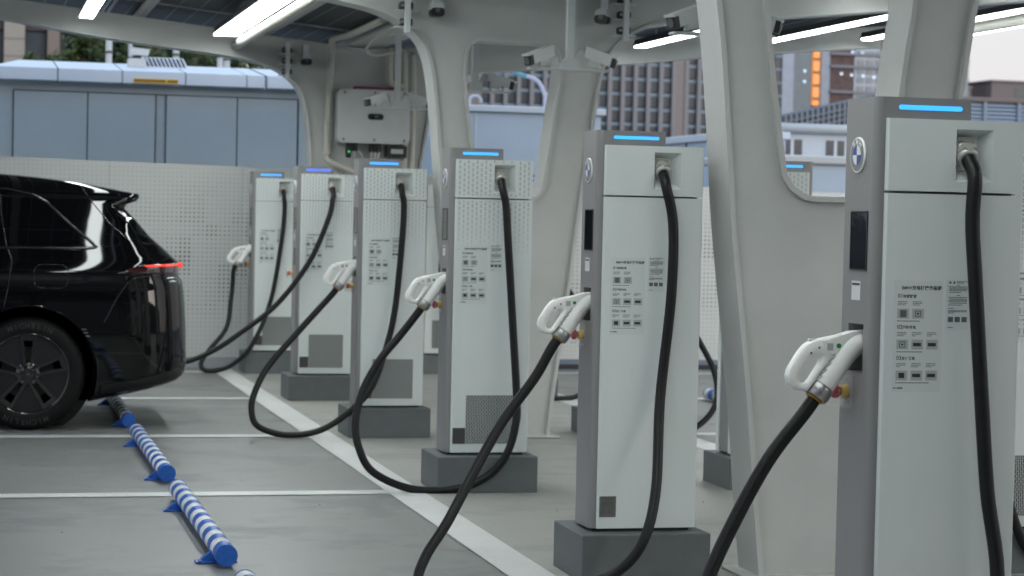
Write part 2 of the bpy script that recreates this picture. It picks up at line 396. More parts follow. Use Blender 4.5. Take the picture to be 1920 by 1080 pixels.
# tube lights under the roof (they give off light)
def tube_light(x, z, y0, y1, wd, label):
    r_ = empty('tube_light', (x, y0, z), label, 'light', 'lit tube lights under the canopy'); L_ = y1-y0
    MB().prism([(-wd/2-.012,.002),(wd/2+.012,.002),(wd/2-.005,.06),(-wd/2+.005,.06)], 0, L_, 'y').build('housing', HOUS, r_)
    MB().prism([(-wd/2,0),(wd/2,0),(wd/2+.004,-.012),(-wd/2-.004,-.012)][::-1], .01, L_-.01, 'y').build('diffuser', LEDW, r_)
    for yy in (.5, L_-.5): MB().box(-.008,.008,yy-.008,yy+.008,.06,max(.08, ztop(x)-z+.012)).build('hanger', PVF, r_)
tube_light(-.335, 2.958, 8.4, 12.95, .185, 'bright tube light hung left of the middle frame, beside a cream conduit')
tube_light(-1.50, 3.07, 8.4, 13.1, .105, 'bright tube light furthest left above the black car')
tube_light(3.44, 3.02, 8.5, 13.1, .09, 'slim lit tube just right of the hanging twin cameras')
tube_light(4.60, 3.10, 8.5, 13.1, .09, 'slim lit tube seen inside the eye of the nearest white frame, upper')
tube_light(5.70, 3.19, 8.5, 13.2, .09, 'slim lit tube seen inside the eye of the nearest white frame, lower short')
tube_light(6.35, 3.205, 8.5, 13.2, .09, 'slim lit tube along the right roof edge against pale sky')
for y0, y1, t in ((2.95,7.8,'over the middle bays'), (-2.5,2.4,'over the nearest bays')):
    for x, t2 in ((-1.5,'outer left'),(-.36,'inner left'),(3.44,'inner right'),(4.6,'outer right')):
        tube_light(x, ztop(x)-.08, y0, y1, .10, 'lit tube light %s, %s' % (t, t2))
cp = MB().tube([(-.195,8.3,2.90),(-.195,13.38,2.90)], .042, 14).build('conduit_pipe', PIPE); tag(cp, 'thick cream conduit pipe running beside the bright left tube light', 'pipe')
cp = MB().tube([(5.95,5.2,3.16),(5.95,13.3,3.16)], .05, 12).build('conduit_pipe', PIPE); tag(cp, 'thick cream conduit pipe between the two rightmost tube lights', 'pipe')

# ------------------------------------------------------------------ perforated fence
def fence_material():
    M = bpy.data.materials.new('perforated_white_sheet'); M.use_nodes = True; n = M.node_tree.nodes; L = M.node_tree.links; b = n['Principled BSDF']
    b.inputs['Base Color'].default_value = (.535,.55,.54,1); b.inputs['Roughness'].default_value = .45
    tc = n.new('ShaderNodeTexCoord'); sx = n.new('ShaderNodeSeparateXYZ'); L.new(tc.outputs['Object'], sx.inputs[0])
    def ma(op, a, c=None):
        x = n.new('ShaderNodeMath'); x.operation = op
        for i, q in enumerate((a, c)):
            if q is None: continue
            if isinstance(q, (int, float)): x.inputs[i].default_value = q
            else: L.new(q, x.inputs[i])
        return x.outputs[0]
    P_ = .04; u = ma('DIVIDE', sx.outputs[0], P_); v = ma('DIVIDE', sx.outputs[2], P_)
    fu = ma('SUBTRACT', ma('FRACT', u), .5); fv = ma('SUBTRACT', ma('FRACT', v), .5)
    d = ma('SQRT', ma('ADD', ma('MULTIPLY', fu, fu), ma('MULTIPLY', fv, fv)))
    cb = n.new('ShaderNodeCombineXYZ'); L.new(ma('FLOOR', ma('DIVIDE', u, 3)), cb.inputs[0]); L.new(ma('FLOOR', ma('DIVIDE', v, 3)), cb.inputs[2])
    nz = n.new('ShaderNodeTexNoise'); nz.inputs['Scale'].default_value = .33; nz.inputs['Detail'].default_value = 1; L.new(cb.outputs[0], nz.inputs[0])
    # larger holes in a band about waist height
    zb = ma('SUBTRACT', 1.0, ma('MULTIPLY', ma('ABSOLUTE', ma('SUBTRACT', sx.outputs[2], 1.0)), 1.25))
    big = ma('MINIMUM', ma('MAXIMUM', ma('MULTIPLY', ma('SUBTRACT', nz.outputs[0], .47), 9.0), 0.0), 1.0)
    zz = ma('MINIMUM', ma('MAXIMUM', zb, 0.0), 1.0)
    rad = ma('ADD', .085, ma('ADD', ma('MULTIPLY', zz, .05), ma('MULTIPLY', ma('MULTIPLY', big, zz), .14)))
    hole = ma('LESS_THAN', d, rad)
    tr = n.new('ShaderNodeBsdfTransparent'); mx = n.new('ShaderNodeMixShader'); L.new(hole, mx.inputs[0]); L.new(b.outputs[0], mx.inputs[1]); L.new(tr.outputs[0], mx.inputs[2])
    L.new(mx.outputs[0], n['Material Output'].inputs[0]); return M
FM = fence_material(); FY = 14.06
fr = empty('perforated_fence', (0, FY, 0), 'white perforated metal screen wall across the far end of the bays', 'fence')
ftop = lambda x: 1.885-.0168*(x+2.2)
x = -7.23
while x < 9:
    a, b_ = x+.003, x+1.197; mb = MB()
    z0 = .10
    mb.add([(a,0,z0),(b_,0,z0),(b_,0,ftop(b_)),(a,0,ftop(a))], [(0,1,2,3)]); p = mb.build('panel', FM, fr)
    MB().add([(a,.0015,ftop(a)),(b_,.0015,ftop(b_)),(b_,.04,ftop(b_)),(a,.04,ftop(a))], [(0,1,2,3)]).build('top_return', WHITE, p)
    for xx in (a, b_): MB().box(xx-.002, xx+.002, .0015, .04, z0, ftop(xx)-.003).build('side_return', WHITE, p)
    x += 1.2
MB().add([(-7.2,.045,.1),(9,.045,.1),(9,.045,ftop(9)-.01),(-7.2,.045,ftop(-7.2)-.01)], [(0,1,2,3)]).build('backing_sheet', mat('fence_backing', (.10,.105,.105), .7), fr)
MB().box(-7.2, 2.9, -.02, .05, 0, .09).build('plinth', mat('plinth_grey', (.36,.38,.40), .6, var=.1, vscale=3), fr)
MB().box(2.9, 9, .012, .05, .004, .05).build('dark_gap_strip', BLACK, fr)  # black strip stands in for the dark gap below the panels

# ------------------------------------------------------------------ charging posts
def sheet_print(full=True):
    ink, tile, mid = MB(), MB(), MB()
    X = lambda u: (u-872)*.000487
    Z = lambda v: (571-v)*.000441
    Mt = lambda u, v, y: Matrix.Translation((X(u), y, Z(v))) @ Matrix.Rotation(R(90), 4, 'X')
    def txt(b, u, v, size, bold=0.): ink.mesh_in(text_mesh(b, size, bold=bold), Mt(u, v, -.0006))
    def bar(mb, u0, u1, v0, v1, y=-.0006): mb.quad((X(u0),y,Z(v1)),(X(u1),y,Z(v1)),(X(u1),y,Z(v0)),(X(u0),y,Z(v0)))
    txt('BMW充电桩操作指南', 768, 277, .0128, .00038)
    rnd = random.Random(3)
    def lines(u0, u1, v, k, h=4, step=10):
        for i in range(k):
            u = u0; e = u1 if i < k-1 else u0+(u1-u0)*rnd.uniform(.4,.9)
            while u < e:
                q = min(e, u+rnd.uniform(6,16)); bar(ink, u, q-1.5, v+i*step, v+i*step+h); u = q
    for num, cn, v, tv, nt in (('01','地锁解锁',329,398,2),('02','扫码充电',524,592,3),('03','支付订单',720,787,3)):
        txt(num, 745, v, .0158, .0003); txt(cn, 777, v-1, .0102, .0003)
        for i in range(nt):
            u0 = 744+i*92; bar(tile, u0, u0+72, tv, tv+62, -.0005)
            lines(u0+2, u0+62, tv-46, 3)
            if num == '01' and i == 0: bar(mid, u0+17, u0+57, tv+8, tv+54)
            elif (num == '01' and i == 1) or (num == '02' and i == 0):
                for q0, q1, w0, w1 in ((18,54,12,16),(18,54,46,50),(18,22,16,46),(50,54,16,46),(30,42,25,37)): bar(ink, u0+q0, u0+q1, tv+w0, tv+w1)
            elif num == '03' and i == 0: bar(ink, u0+18, u0+54, tv+14, tv+48)
            else: bar(ink, u0+10, u0+60, tv+20, tv+42)
        lines(744, 744+(165 if nt == 2 else 255), tv+75, 1, 5)
    txt('BMW', 730, 902, .0058, .0001); lines(757, 812, 893, 1, 9)
    return ink, tile, mid
def notice_print():
    ink, tile = MB(), MB()
    X = lambda u: (u-1132)*.000487
    Z = lambda v: (378-v)*.000441
    def bar(mb, u0, u1, v0, v1, y=-.0006): mb.quad((X(u0),y,Z(v1)),(X(u1),y,Z(v1)),(X(u1),y,Z(v0)),(X(u0),y,Z(v0)))
    for u in (1082, 1106): ink.add([(X(u-9),-.0006,Z(243)),(X(u+9),-.0006,Z(243)),(X(u),-.0006,Z(227))], [(0,1,2)])
    for a, b, v in ((1122,1192,229),(1122,1170,237),(1122,1145,252),(1072,1190,262),(1080,1190,270),(1076,1190,278),(1078,1185,286),(1074,1150,297),(1122,1145,316),(1072,1190,329),(1078,1188,339),(1074,1190,347),(1074,1190,356),(1080,1188,365),(1072,1160,377),(1072,1110,398),(1072,1190,412),(1072,1188,419),(1072,1112,427),(1072,1106,519)):
        u = a
        while u < b: q = min(b, u+random.uniform(8,22)); bar(ink, u, q-1.5, v, v+4); u = q
    bar(tile, 0+1072-1072-16.5+1132, 1132+16.5, 361.5, 394.5)
    return ink, tile
SH_INK, SH_TILE, SH_MID = sheet_print(); NO_INK, NO_TILE = notice_print()
ME = {}
ME['sheet'] = MB().box(-.073,.073,-.0004,.0012,-.155,.155).mesh('instruction_sheet', SHEET)
ME['sheet_ink'] = SH_INK.mesh('printed_text', INK); ME['sheet_tile'] = SH_TILE.mesh('printed_tiles', TILE); ME['sheet_mid'] = SH_MID.mesh('printed_block', INKMID)
ME['notice'] = MB().box(-.0345,.0345,-.0004,.0012,-.07,.07).mesh('notice_sheet', SHEET)
ME['notice_ink'] = NO_INK.mesh('printed_text', INK); ME['notice_tile'] = NO_TILE.mesh('printed_tiles', INKMID)
ME['pedestal'] = MB().bbox(-.0549,.4811,-.0906,.3382,.001,.191,.004).mesh('pedestal', PED)
# cabinet: front column with rounded corners, split so that the holster is a real opening
def col_outline(y0, y1, x1, r=.024, both=True):
    pts = [(x1, y0)]
    for k in range(7):
        a = R(270-90*k/6); pts.append((r+r*math.cos(a), y0+r+r*math.sin(a)))
    for k in range(7):
        a = R(180-90*k/6); pts.append((r+r*math.cos(a), y1-r+r*math.sin(a)))
    return pts+[(x1, y1)]
def cabinet():
    mb = MB(); y0, y1, r, zb, zc, zt, xc = .012, .2356, .024, .204, 1.736, 1.8, .2835
    near = [(r-r*math.sin(R(11.25*k)), y0+r-r*math.cos(R(11.25*k))) for k in range(9)]
    far = [(x, y0+y1-y) for x, y in near]
    for arc, fl in ((near, 1), (far, 0)):          # rounded vertical corners, full height
        V = [(x,y,zb) for x,y in arc]+[(x,y,zt) for x,y in arc]; n = len(arc)
        mb.add(V, [(k+1,k,n+k,n+k+1) if fl else (k,k+1,n+k+1,n+k) for k in range(n-1)], True)
    hy0, hy1, hz0, hz1 = .062, .168, 1.032, 1.167; a, b = y0+r, y1-r
    def fq(ya, yb, za, zb_): mb.add([(0,ya,za),(0,yb,za),(0,yb,zb_),(0,ya,zb_)], [(3,2,1,0)])
    fq(a,b,zb,hz0); fq(a,b,hz1,zt); fq(a,hy0,hz0,hz1); fq(hy1,b,hz0,hz1)
    D = .05                                        # holster pocket walls
    mb.add([(0,hy0,hz0),(0,hy1,hz0),(0,hy1,hz1),(0,hy0,hz1),(D,hy0,hz0),(D,hy1,hz0),(D,hy1,hz1),(D,hy0,hz1)], [(0,1,5,4),(1,2,6,5),(2,3,7,6),(3,0,4,7),(4,5,6,7)])
    for y, f in ((y0, 1), (y1, 0)):
        q1 = [(r,y,zb),(.06,y,zb),(.06,y,zc),(xc,y,zc),(xc,y,zt),(r,y,zt)]
        mb.add(q1, [(0,1,2,5),(2,3,4,5)] if f else [(5,2,1,0),(5,4,3,2)])
    top = [(xc,y0)]+near+far[::-1]+[(xc,y1)]
    mb.add([(x,y,zt) for x,y in top], [tuple(range(len(top)))[::-1]])
    mb.add([(xc,y0,zc),(xc,y1,zc),(xc,y1,zt),(xc,y0,zt)], [(0,1,2,3)])
    mb.add([(.06,y0,zb),(.06,y1,zb),(.06,y1,zc),(.06,y0,zc)], [(0,1,2,3)])
    mb.box(.0605,.436,.052,.196,.2045,1.735)
    return mb
ME['cabinet'] = cabinet().mesh('cabinet', GREY)
ME['holster'] = MB().box(.046,.0495,.0628,.1672,1.0328,1.1662).mesh('holster_cavity', BLACK)
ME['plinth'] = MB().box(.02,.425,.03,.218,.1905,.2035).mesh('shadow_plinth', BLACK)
def panel_lower():
    mb = MB(); mb.prism([(.0287,.05),(.0287,.007),(.0345,0),(.4405,0),(.4435,.003),(.4435,.05)], .204, 1.534, 'z'); return mb
ME['panel_lower'] = panel_lower().mesh('lower_panel', PANEL)
ME['panel_lower_far'] = MB().prism([(.0287,.198),(.0287,.241),(.0345,.2476),(.4405,.2476),(.4435,.2446),(.4435,.198)], .204, 1.534, 'z').mesh('far_lower_panel', PANEL)
ME['panel_upper_far'] = MB().prism([(.0287,.198),(.0287,.241),(.0345,.2476),(.4405,.2476),(.4435,.2446),(.4435,.198)], 1.541, 1.741, 'z').mesh('far_upper_panel', PANEL)
def panel_upper():
    mb = MB(); x0,x1,z0,z1 = .0287,.4435,1.541,1.741; hx0,hx1,hz0,hz1 = .236,.349,1.570,1.716
    bx0,bx1,bz0,bz1 = .240,.322,1.604,1.694; D = .046; c = .006
    V = [(x0+c,0,z0),(x1-.003,0,z0),(x1-.003,0,z1),(x0+c,0,z1), (hx0,0,hz0),(hx1,0,hz0),(hx1,0,hz1),(hx0,0,hz1), (bx0,D,bz0),(bx1,D,bz0),(bx1,D,bz1),(bx0,D,bz1)]
    mb.add(V, [(0,1,5,4),(1,2,6,5),(2,3,7,6),(3,0,4,7),(4,5,9,8),(5,6,10,9),(6,7,11,10),(7,4,8,11),(8,9,10,11)])
    e = .05
    mb.add([(x0+c,0,z0),(x0+c,0,z1),(x0,.007,z1),(x0,.007,z0),(x0,e,z1),(x0,e,z0)], [(0,3,2,1),(3,5,4,2)])
    mb.add([(x1-.003,0,z0),(x1-.003,0,z1),(x1,.003,z1),(x1,.003,z0),(x1,e,z1),(x1,e,z0)], [(0,1,2,3),(3,2,4,5)])
    for z, f in ((z1, 1), (z0, 0)):
        q = [(x0+c,0,z),(x1-.003,0,z),(x1,.003,z),(x1,e,z),(x0,e,z),(x0,.007,z)]; mb.add(q, [(0,1,2,3,4,5) if f else (5,4,3,2,1,0)])
    return mb
ME['panel_upper'] = panel_upper().mesh('upper_panel', PANEL)
def led_bar(): return MB().prism(rrect(.066,.256,1.7655,1.7785,.0062), .0095,.0125,'y')
ME['led'] = led_bar().mesh('status_light', LEDBLUE); ME['led2'] = led_bar().mesh('status_light', LEDBLUE2)
# roundel emblem, built in its own frame: faces -X, origin at its centre
ME['emblem'] = MB().lathe([(0,.0505),(-.004,.0505),(-.0055,.049)], (0,0,0), (1,0,0), 40).mesh('emblem', EMBW)
ME['emblem_mid'] = MB().lathe([(-.004,.0455),(-.0062,.0455)], (0,0,0), (1,0,0), 40).mesh('emblem_band', mat('emblem_silver', (.22,.225,.23), .4, metal=.2))
def roundel(qs):
    mb = MB(); r = .0278; x = -.0072
    for a0 in qs:
        V = [(x,0,0)]+[(x, -r*math.cos(R(a0+90*k/8)), r*math.sin(R(a0+90*k/8))) for k in range(9)]
        mb.add(V, [(0,k,k+1) for k in range(1,9)])
    return mb
ME['roundel_blue'] = roundel((90,270)).mesh('roundel_blue', EMBB); ME['roundel_white'] = roundel((0,180)).mesh('roundel_white', EMBW)
def emb_letters():
    mb = MB()
    for ch, an in (('B',126),('M',90),('W',54)):
        me = text_mesh(ch, .0215, 'CENTER', .0006)
        # letter plane: right = -Y, up = Z, facing -X
        B_ = Matrix(((0,0,-1,0),(-1,0,0,0),(0,1,0,0),(0,0,0,1)))
        mb.mesh_in(me, Matrix.Translation((-.0072,0,0)) @ B_ @ Matrix.Rotation(R(an-90),4,'Z') @ Matrix.Translation((0,.0295,0)))
    return mb
ME['letters'] = emb_letters().mesh('emblem_letters', EMBW)
ME['screen'] = MB().bbox(-.0015,.004,.054,.162,1.321,1.479,.001).mesh('screen', GLASSK)
ME['bezel'] = strip(MB(), [(.05,1.317),(.166,1.317),(.166,1.483),(.05,1.483)], [(.054,1.321),(.162,1.321),(.162,1.479),(.054,1.479)], -.003, .003)
ME['bezel'].xf(Matrix(((0,1,0,0),(1,0,0,0),(0,0,1,0),(0,0,0,1)))); ME['bezel'] = ME['bezel'].mesh('screen_bezel', BLACK)
ME['scard'] = MB().box(-.001,.002,.09,.150,1.233,1.287).mesh('card_label', LABEL)
ME['scard_mark'] = MB().box(-.0016,-.0008,.095,.145,1.275,1.281).mesh('card_print', INK)
es = (0,.163,.972)
ME['collar'] = MB().lathe([(0,.019),(-.012,.019),(-.016,.0165),(-.022,.0165)], es, (1,0,0), 24).mesh('stop_collar', YEL)
ME['button'] = MB().lathe([(-.022,.012),(-.03,.013),(-.031,.0195),(-.04,.0195),(-.046,.015),(-.048,.006)], es, (1,0,0), 24).mesh('stop_button', RED)
g_ = MB(); g_.lathe([(-.001,.037),(-.050,.037),(-.056,.031)], es, (1,0,0), 20); g_.box(-.004,-.001,.118,.208,.925,1.018)
ME['guard'] = g_.mesh('stop_guard', CLEAR)
def grille():
    back = MB().quad((.108,-.0006,.25),(.374,-.0006,.25),(.374,-.0006,.505),(.108,-.0006,.505)); bars = MB()
    n = 30; x0, x1, z0, z1 = .108,.374,.25,.505; p = (x1-x0)/n
    for i in range(n+1):
        x = x0+i*p; bars.add([(x-.0018,-.0022,z0),(x+.0018,-.0022,z0),(x+.0018,-.0022,z1),(x-.0018,-.0022,z1),(x-.0018,-.0003,z0),(x+.0018,-.0003,z0),(x+.0018,-.0003,z1),(x-.0018,-.0003,z1)], [(0,1,2,3),(1,5,6,2),(4,0,3,7)])
    for i in range(n):
        for k in range(12):
            z = z0+(z1-z0)*(k+(.5 if i % 2 else 0))/11.5
            if z > z1-.002: continue
            bars.quad((x0+i*p+.001,-.002,z-.0012),(x0+(i+1)*p-.001,-.002,z-.0012),(x0+(i+1)*p-.001,-.002,z+.0018),(x0+i*p+.001,-.002,z+.0018))
    return back, bars
gb, gl = grille()
ME['grille_back'] = gb.mesh('vent_grille', mat('grille_dark', (.02,.02,.02), .7)); ME['grille_bars'] = gl.mesh('grille_bars', mat('grille_bar_grey', (.42, .445, .44), .45))
ME['plate'] = MB().box(.038,.107,-.0015,.001,.25,.334).mesh('rating_plate', PLATE); ME['plate_d'] = MB().box(.038,.107,-.0015,.001,.25,.334).mesh('rating_plate', PLATED)
pi_ = MB()
for k in range(9):
    z = .262+.0075*k; pi_.quad((.045,-.0018,z),(.045+random.uniform(.03,.055),-.0018,z),(.098,-.0018,z+.0015),(.045,-.0018,z+.0015))
ME['plate_ink'] = pi_.mesh('plate_print', INKMID)
def pattern():
    mb = MB(); y = -.0006; rn = random.Random(5)
    def tri(cx, cz, w_, h, up):
        if up: mb.add([(cx-w_,y,cz-h),(cx+w_,y,cz-h),(cx,y,cz+h)], [(0,1,2)])
        else: mb.add([(cx-w_,y,cz+h),(cx,y,cz-h),(cx+w_,y,cz+h)], [(0,1,2)])
    px, pz = .0232, .0270
    for i in range(17):
        for j in range(20):
            cx = .050+px*i; cz = 1.727-pz*j-(pz/2 if i % 2 else 0)
            if cz < 1.25: continue
            k = 1 if cz > 1.5 else max(0, (cz-1.24)/.26)
            for dz, up in ((.0062,True),(-.0062,False)):
                z = cz+dz
                if 1.526 < z < 1.549 or z > 1.736: continue
                if .226 < cx < .359 and 1.560 < z < 1.726: continue
                if rn.random() > .3+k*1.5: continue
                tri(cx, z, .0058*(.4+.6*k), .0043*(.55+.45*k), up)
    return mb
ME['pattern'] = pattern().mesh('triangle_pattern', PRINTED)
ax = Vector((0,-.80,-.60)).normalized(); g0 = Vector((.272,.046,1.668))
gm = MB(); gm.lathe([(0,.041),(.014,.041)], g0, ax, 6, False); gm.lathe([(.014,.034),(.03,.034)], g0, ax, 24); gm.lathe([(.03,.0385),(.046,.0385)], g0, ax, 6, False); gm.lathe([(.046,.033),(.058,.031),(.062,.024)], g0, ax, 24)
ME['gland'] = gm.mesh('cable_gland', NICKEL)
GL_END = g0+ax*.05

def scuffs(seed):
    rn = random.Random(seed); mb = MB()
    for i in range(7):
        y = rn.uniform(.07,.19); z = rn.uniform(1.52,1.575); a = rn.uniform(.4,1.5); l_ = rn.uniform(.004,.014); t = rn.uniform(.0005,.0012)
        dy, dz = -l_*math.cos(a), l_*math.sin(a); mb.add([(-.0007,y,z),(-.0007,y+dy,z+dz),(-.0007,y+dy+t,z+dz+t),(-.0007,y+t,z-t)], [(0,1,2,3)])
    return mb.mesh('scuff_marks', SCUFF)
def charger(k, back, plain, label, led='led'):
    r_ = empty('charging_post', ((2.03 if back else 0), k*S, (-.018 if back else 0)), label, 'charging post', 'charging posts of the back row' if back else 'charging posts of the front row')
    if back: r_.scale = (-1,1,1)
    fx = -1 if back else 1
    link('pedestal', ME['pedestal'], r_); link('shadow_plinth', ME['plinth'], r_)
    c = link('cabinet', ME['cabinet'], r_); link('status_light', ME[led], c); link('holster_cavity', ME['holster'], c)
    up = link('upper_panel', ME['panel_upper'], r_); link('cable_gland', ME['gland'], up); lo = link('lower_panel', ME['panel_lower'], r_)
    link('far_upper_panel', ME['panel_upper_far'], r_); link('far_lower_panel', ME['panel_lower_far'], r_)
    e = link('emblem', ME['emblem'], r_, (0,.125,1.64)); e.scale = (1, fx, 1)
    for q in ('emblem_mid','roundel_blue','roundel_white','letters'): link(ME[q].name.split('.')[0], ME[q], e)
    if not back: tag(link('scuff_marks', scuffs(k), c), kind='stuff')
    s_ = link('screen', ME['screen'], r_); link('screen_bezel', ME['bezel'], s_)
    q = link('card_label', ME['scard'], r_); link('card_print', ME['scard_mark'], q)
    st = link('stop_button', ME['button'], r_); link('stop_collar', ME['collar'], st); link('stop_guard', ME['guard'], st)
    sh = link('instruction_sheet', ME['sheet'], r_, (.134,-.0008,1.139)); sh.scale = (fx,1,1)
    for q in ('sheet_ink','sheet_tile','sheet_mid'): tag(link(ME[q].name.split('.')[0], ME[q], sh), kind='stuff' if q != 'sheet_mid' else None)
    no = link('notice_sheet', ME['notice'], r_, (.2535,-.0008,1.2275)); no.scale = (fx,1,1)
    for q in ('notice_ink','notice_tile'): (tag(link('printed_text', ME[q], no), kind='stuff') if q == 'notice_ink' else [link('printed_tile', ME[q], no, ((u-1132)*.000487, 0, (378-470.5)*.000441)) for u in (1088.5, 1130.5, 1173.5)])
    if not plain:
        v = link('vent_grille', ME['grille_back'], r_); tag(link('grille_bars', ME['grille_bars'], v), kind='stuff')
        tag(link('triangle_pattern', ME['pattern'], lo), kind='stuff')
        link('rating_plate', ME['plate_d'], r_)
    else:
        p = link('rating_plate', ME['plate'], r_); link('plate_print', ME['plate_ink'], p)
    return r_
charger(0, False, True, 'nearest charging post, plain white side, cut off by the right edge')
charger(1, False, True, 'plain white charging post second nearest, standing left of the big white frame leg')
charger(2, False, False, 'patterned charging post with slotted vent, just left of the middle white frame leg')
charger(3, False, False, 'patterned charging post right under the wall inverter box')
charger(4, False, False, 'patterned charging post without plug in its holster, indigo status light', 'led2')
charger(5, False, False, 'farthest patterned charging post against the perforated screen wall')
charger(1, True, False, 'back row charging post half hidden behind the nearest post at the right edge')
charger(2, True, False, 'back row charging post whose top shows through the near frame eye')
charger(3, True, False, 'back row charging post hidden behind the second nearest post')
charger(4, True, False, 'back row charging post seen low between middle frame leg and second nearest post')
charger(5, True, False, 'farthest back row charging post glimpsed through the middle frame eye')

# ------------------------------------------------------------------ plugs and cables
def resample(loop, cen, n):
    # radius of loop about cen at n even angles
    out = []
    for i in range(n):
        a = 2*math.pi*i/n; d = Vector((math.cos(a), math.sin(a))); best = None
        for j in range(len(loop)):
            p = Vector(loop[j])-cen; q = Vector(loop[(j+1) % len(loop)])-cen; e = q-p; den = d.x*e.y-d.y*e.x
            if abs(den) < 1e-12: continue
            t = (p.x*e.y-p.y*e.x)/den; u = (p.x*d.y-p.y*d.x)/den
            if t > 0 and -1e-6 <= u <= 1+1e-6: best = t if best is None else min(best, t)
        out.append(cen+d*best)
    return out
def gun_meshes():
    # picture units of the plug's outline turned into metres on the post's mid plane
    def q(u, v): return (-.0013+(u-1600)*.00161-(v-665)*.00002, 1.0795-(v-665)*.00151)
    outer = [q(*p) for p in [(1588,623),(1555,630),(1520,638),(1508,644),(1495,660),(1477,692),(1474,706),(1478,721),(1492,731),(1512,733),(1524,716),(1538,694),(1562,662)]]
    hole = [q(*p) for p in [(1531,662),(1517,666),(1505,681),(1494,704),(1494,716),(1502,722),(1512,720),(1519,712),(1536,682),(1541,668)]]
    cen = Vector(q(1512,694)); N = 48
    o = resample(outer, cen, N); h = [cen+(p-cen)*.88 for p in resample(hole, cen, N)]
    mb = MB(); K = 12; V = []
    for i in range(N):
        mid = (o[i]+h[i])/2; hw = (o[i]-h[i])/2
        for k in range(K):
            a = 2*math.pi*k/K; ca, sa = math.cos(a), math.sin(a); ca = math.copysign(abs(ca)**.45, ca); sa = math.copysign(abs(sa)**.45, sa)
            p = mid+hw*ca; V.append((p.x, .12+.0195*sa, p.y))
    mb.add(V, [(i*K+k, i*K+(k+1) % K, ((i+1) % N)*K+(k+1) % K, ((i+1) % N)*K+k) for i in range(N) for k in range(K)], True)
    handle = mb
    # web between handle and barrel, with ribs
    path = [q(*p) for p in [(1538,733),(1549,716),(1560,699),(1573,678),(1585,660),(1598,647),(1614,641),(1628,640)]]
    P = spline([(a,.12,b) for a,b in path], 5); rs = [.0315+.003*min(1, i/20) for i in range(len(P))]
    barrel = MB().tube(P, rs, 20)
    top = MB().prism([q(*p) for p in [(1536,640),(1590,622),(1618,619),(1618,640),(1585,657),(1568,662),(1546,664)]], .097,.143,'y')
    barrel.add(top.v, top.f)
    d = (Vector(P[0])-Vector(P[3])).normalized()
    c0 = Vector(P[0]); collar = MB().lathe([(-.018,.0325),(-.012,.036),(.014,.036),(.018,.0335),(.024,.0335)], c0, d, 26)
    collar.lathe([(0,.006),(.004,.006)], c0+Vector((0,-.033,0)), (0,-1,0), 12)
    ring = MB().lathe([(.024,.0255),(.030,.0255)], c0, d, 22)
    ribs = MB()
    for k in range(5):
        a = Vector(q(1524+k*8, 714-k*12)); b = Vector(q(1537+k*8, 704-k*12)); ribs.tube([(a.x,.103,a.y),(b.x,.100,b.y)], .0028, 6)
    det = MB(); x, z = q(1565,648); det.lathe([(0,.0068),(.0025,.0068)], (x,.097,z), (0,-1,0), 18)
    scr = MB()
    for u, v in ((1530,652),(1515,662),(1582,636)):
        x, z = q(u,v); scr.lathe([(0,.0036),(.002,.0036)], (x,.102,z), (0,-1,0), 10)
    lab = MB(); x, z = q(1549,650); lab.box(x-.009,x+.009,.0955,.0968,z-.01,z+.01)
    trig = MB(); x, z = q(1521,641); trig.bbox(x-.011,x+.011,.11,.13,z-.003,z+.007,.002)
    return dict(handle=handle, barrel=barrel, collar=collar, ring=ring, ribs=ribs, det=det, scr=scr, lab=lab, trig=trig), c0+d*.02, d
GM, GUN_END, GUN_DIR = gun_meshes()
for k, mt, nm in (('handle',GUNW,'handle'),('barrel',GUNW,'barrel'),('collar',SILVER,'collar'),('ring',ORG,'cable_ring'),('ribs',INVG,'grip_ribs'),('det',GREEN,'green_sticker'),('scr',PLATE,'screws'),('lab',TILE,'label_patch'),('trig',INVG,'release_button')):
    GM[k] = GM[k].mesh(nm, mt)
def plug(parent, loc=(0,0,0), rot=None):
    b = link('plug_barrel', GM['barrel'], parent, loc)
    if rot: b.rotation_euler = rot
    for k in ('handle','collar','ring','ribs','det','scr','lab','trig'): link(GM[k].name.split('.')[0], GM[k], b)
    return b
CR = .0206
def cable(k, mid, back, label, y0=-.06, amp=.02, drop=.085):
    """mid: (x,z) points of the hanging loop between plug and gland, in the post's own frame"""
    r_ = empty('charging_cable', ((2.03 if back else 0), k*S, 0), label, 'charging cable', 'black charging cables with white plugs')
    if back: r_.scale = (-1,1,1)
    e = GUN_END; n = len(mid); pts = [tuple(e-GUN_DIR*.02), tuple(e+GUN_DIR*.05)]
    for i, (x, z) in enumerate(mid):
        t = i/(n-1); low = max(0, min(1, (.62-z)/.35)); y = .12*(1-t)**2.2+(y0-drop*low)*(1-(1-t)**2.2)+amp*math.sin(t*7)*(1-low)
        pts.append((x, y, max(z, CR+.004)))
    pts += [tuple(GL_END+ax*.05+Vector((0,-.012,-.03))), tuple(GL_END+ax*.02), tuple(GL_END-ax*.01)]
    MB().tube(spline(pts, 7), CR, 14).build('cable', RUBBER, r_)
    plug(r_)
    return r_
cable(0, [(-.245,.79),(-.345,.63),(-.44,.46),(-.50,.29),(-.49,.12),(-.38,.03),(-.15,.02),(.10,.05),(.27,.20),(.350,.45),(.325,.72),(.300,1.0),(.279,1.28),(.268,1.46)], False, 'thick black charging cable of the nearest post, white plug in its holster')
cable(1, [(-.21,.80),(-.35,.615),(-.49,.40),(-.60,.24),(-.69,.12),(-.72,.03),(-.60,.02),(-.36,.02),(-.10,.025),(.05,.08),(.14,.20),(.205,.39),(.262,.73),(.300,1.13),(.305,1.42)], False, 'black charging cable of the second nearest post, sweeping down left to the floor', drop=.24)
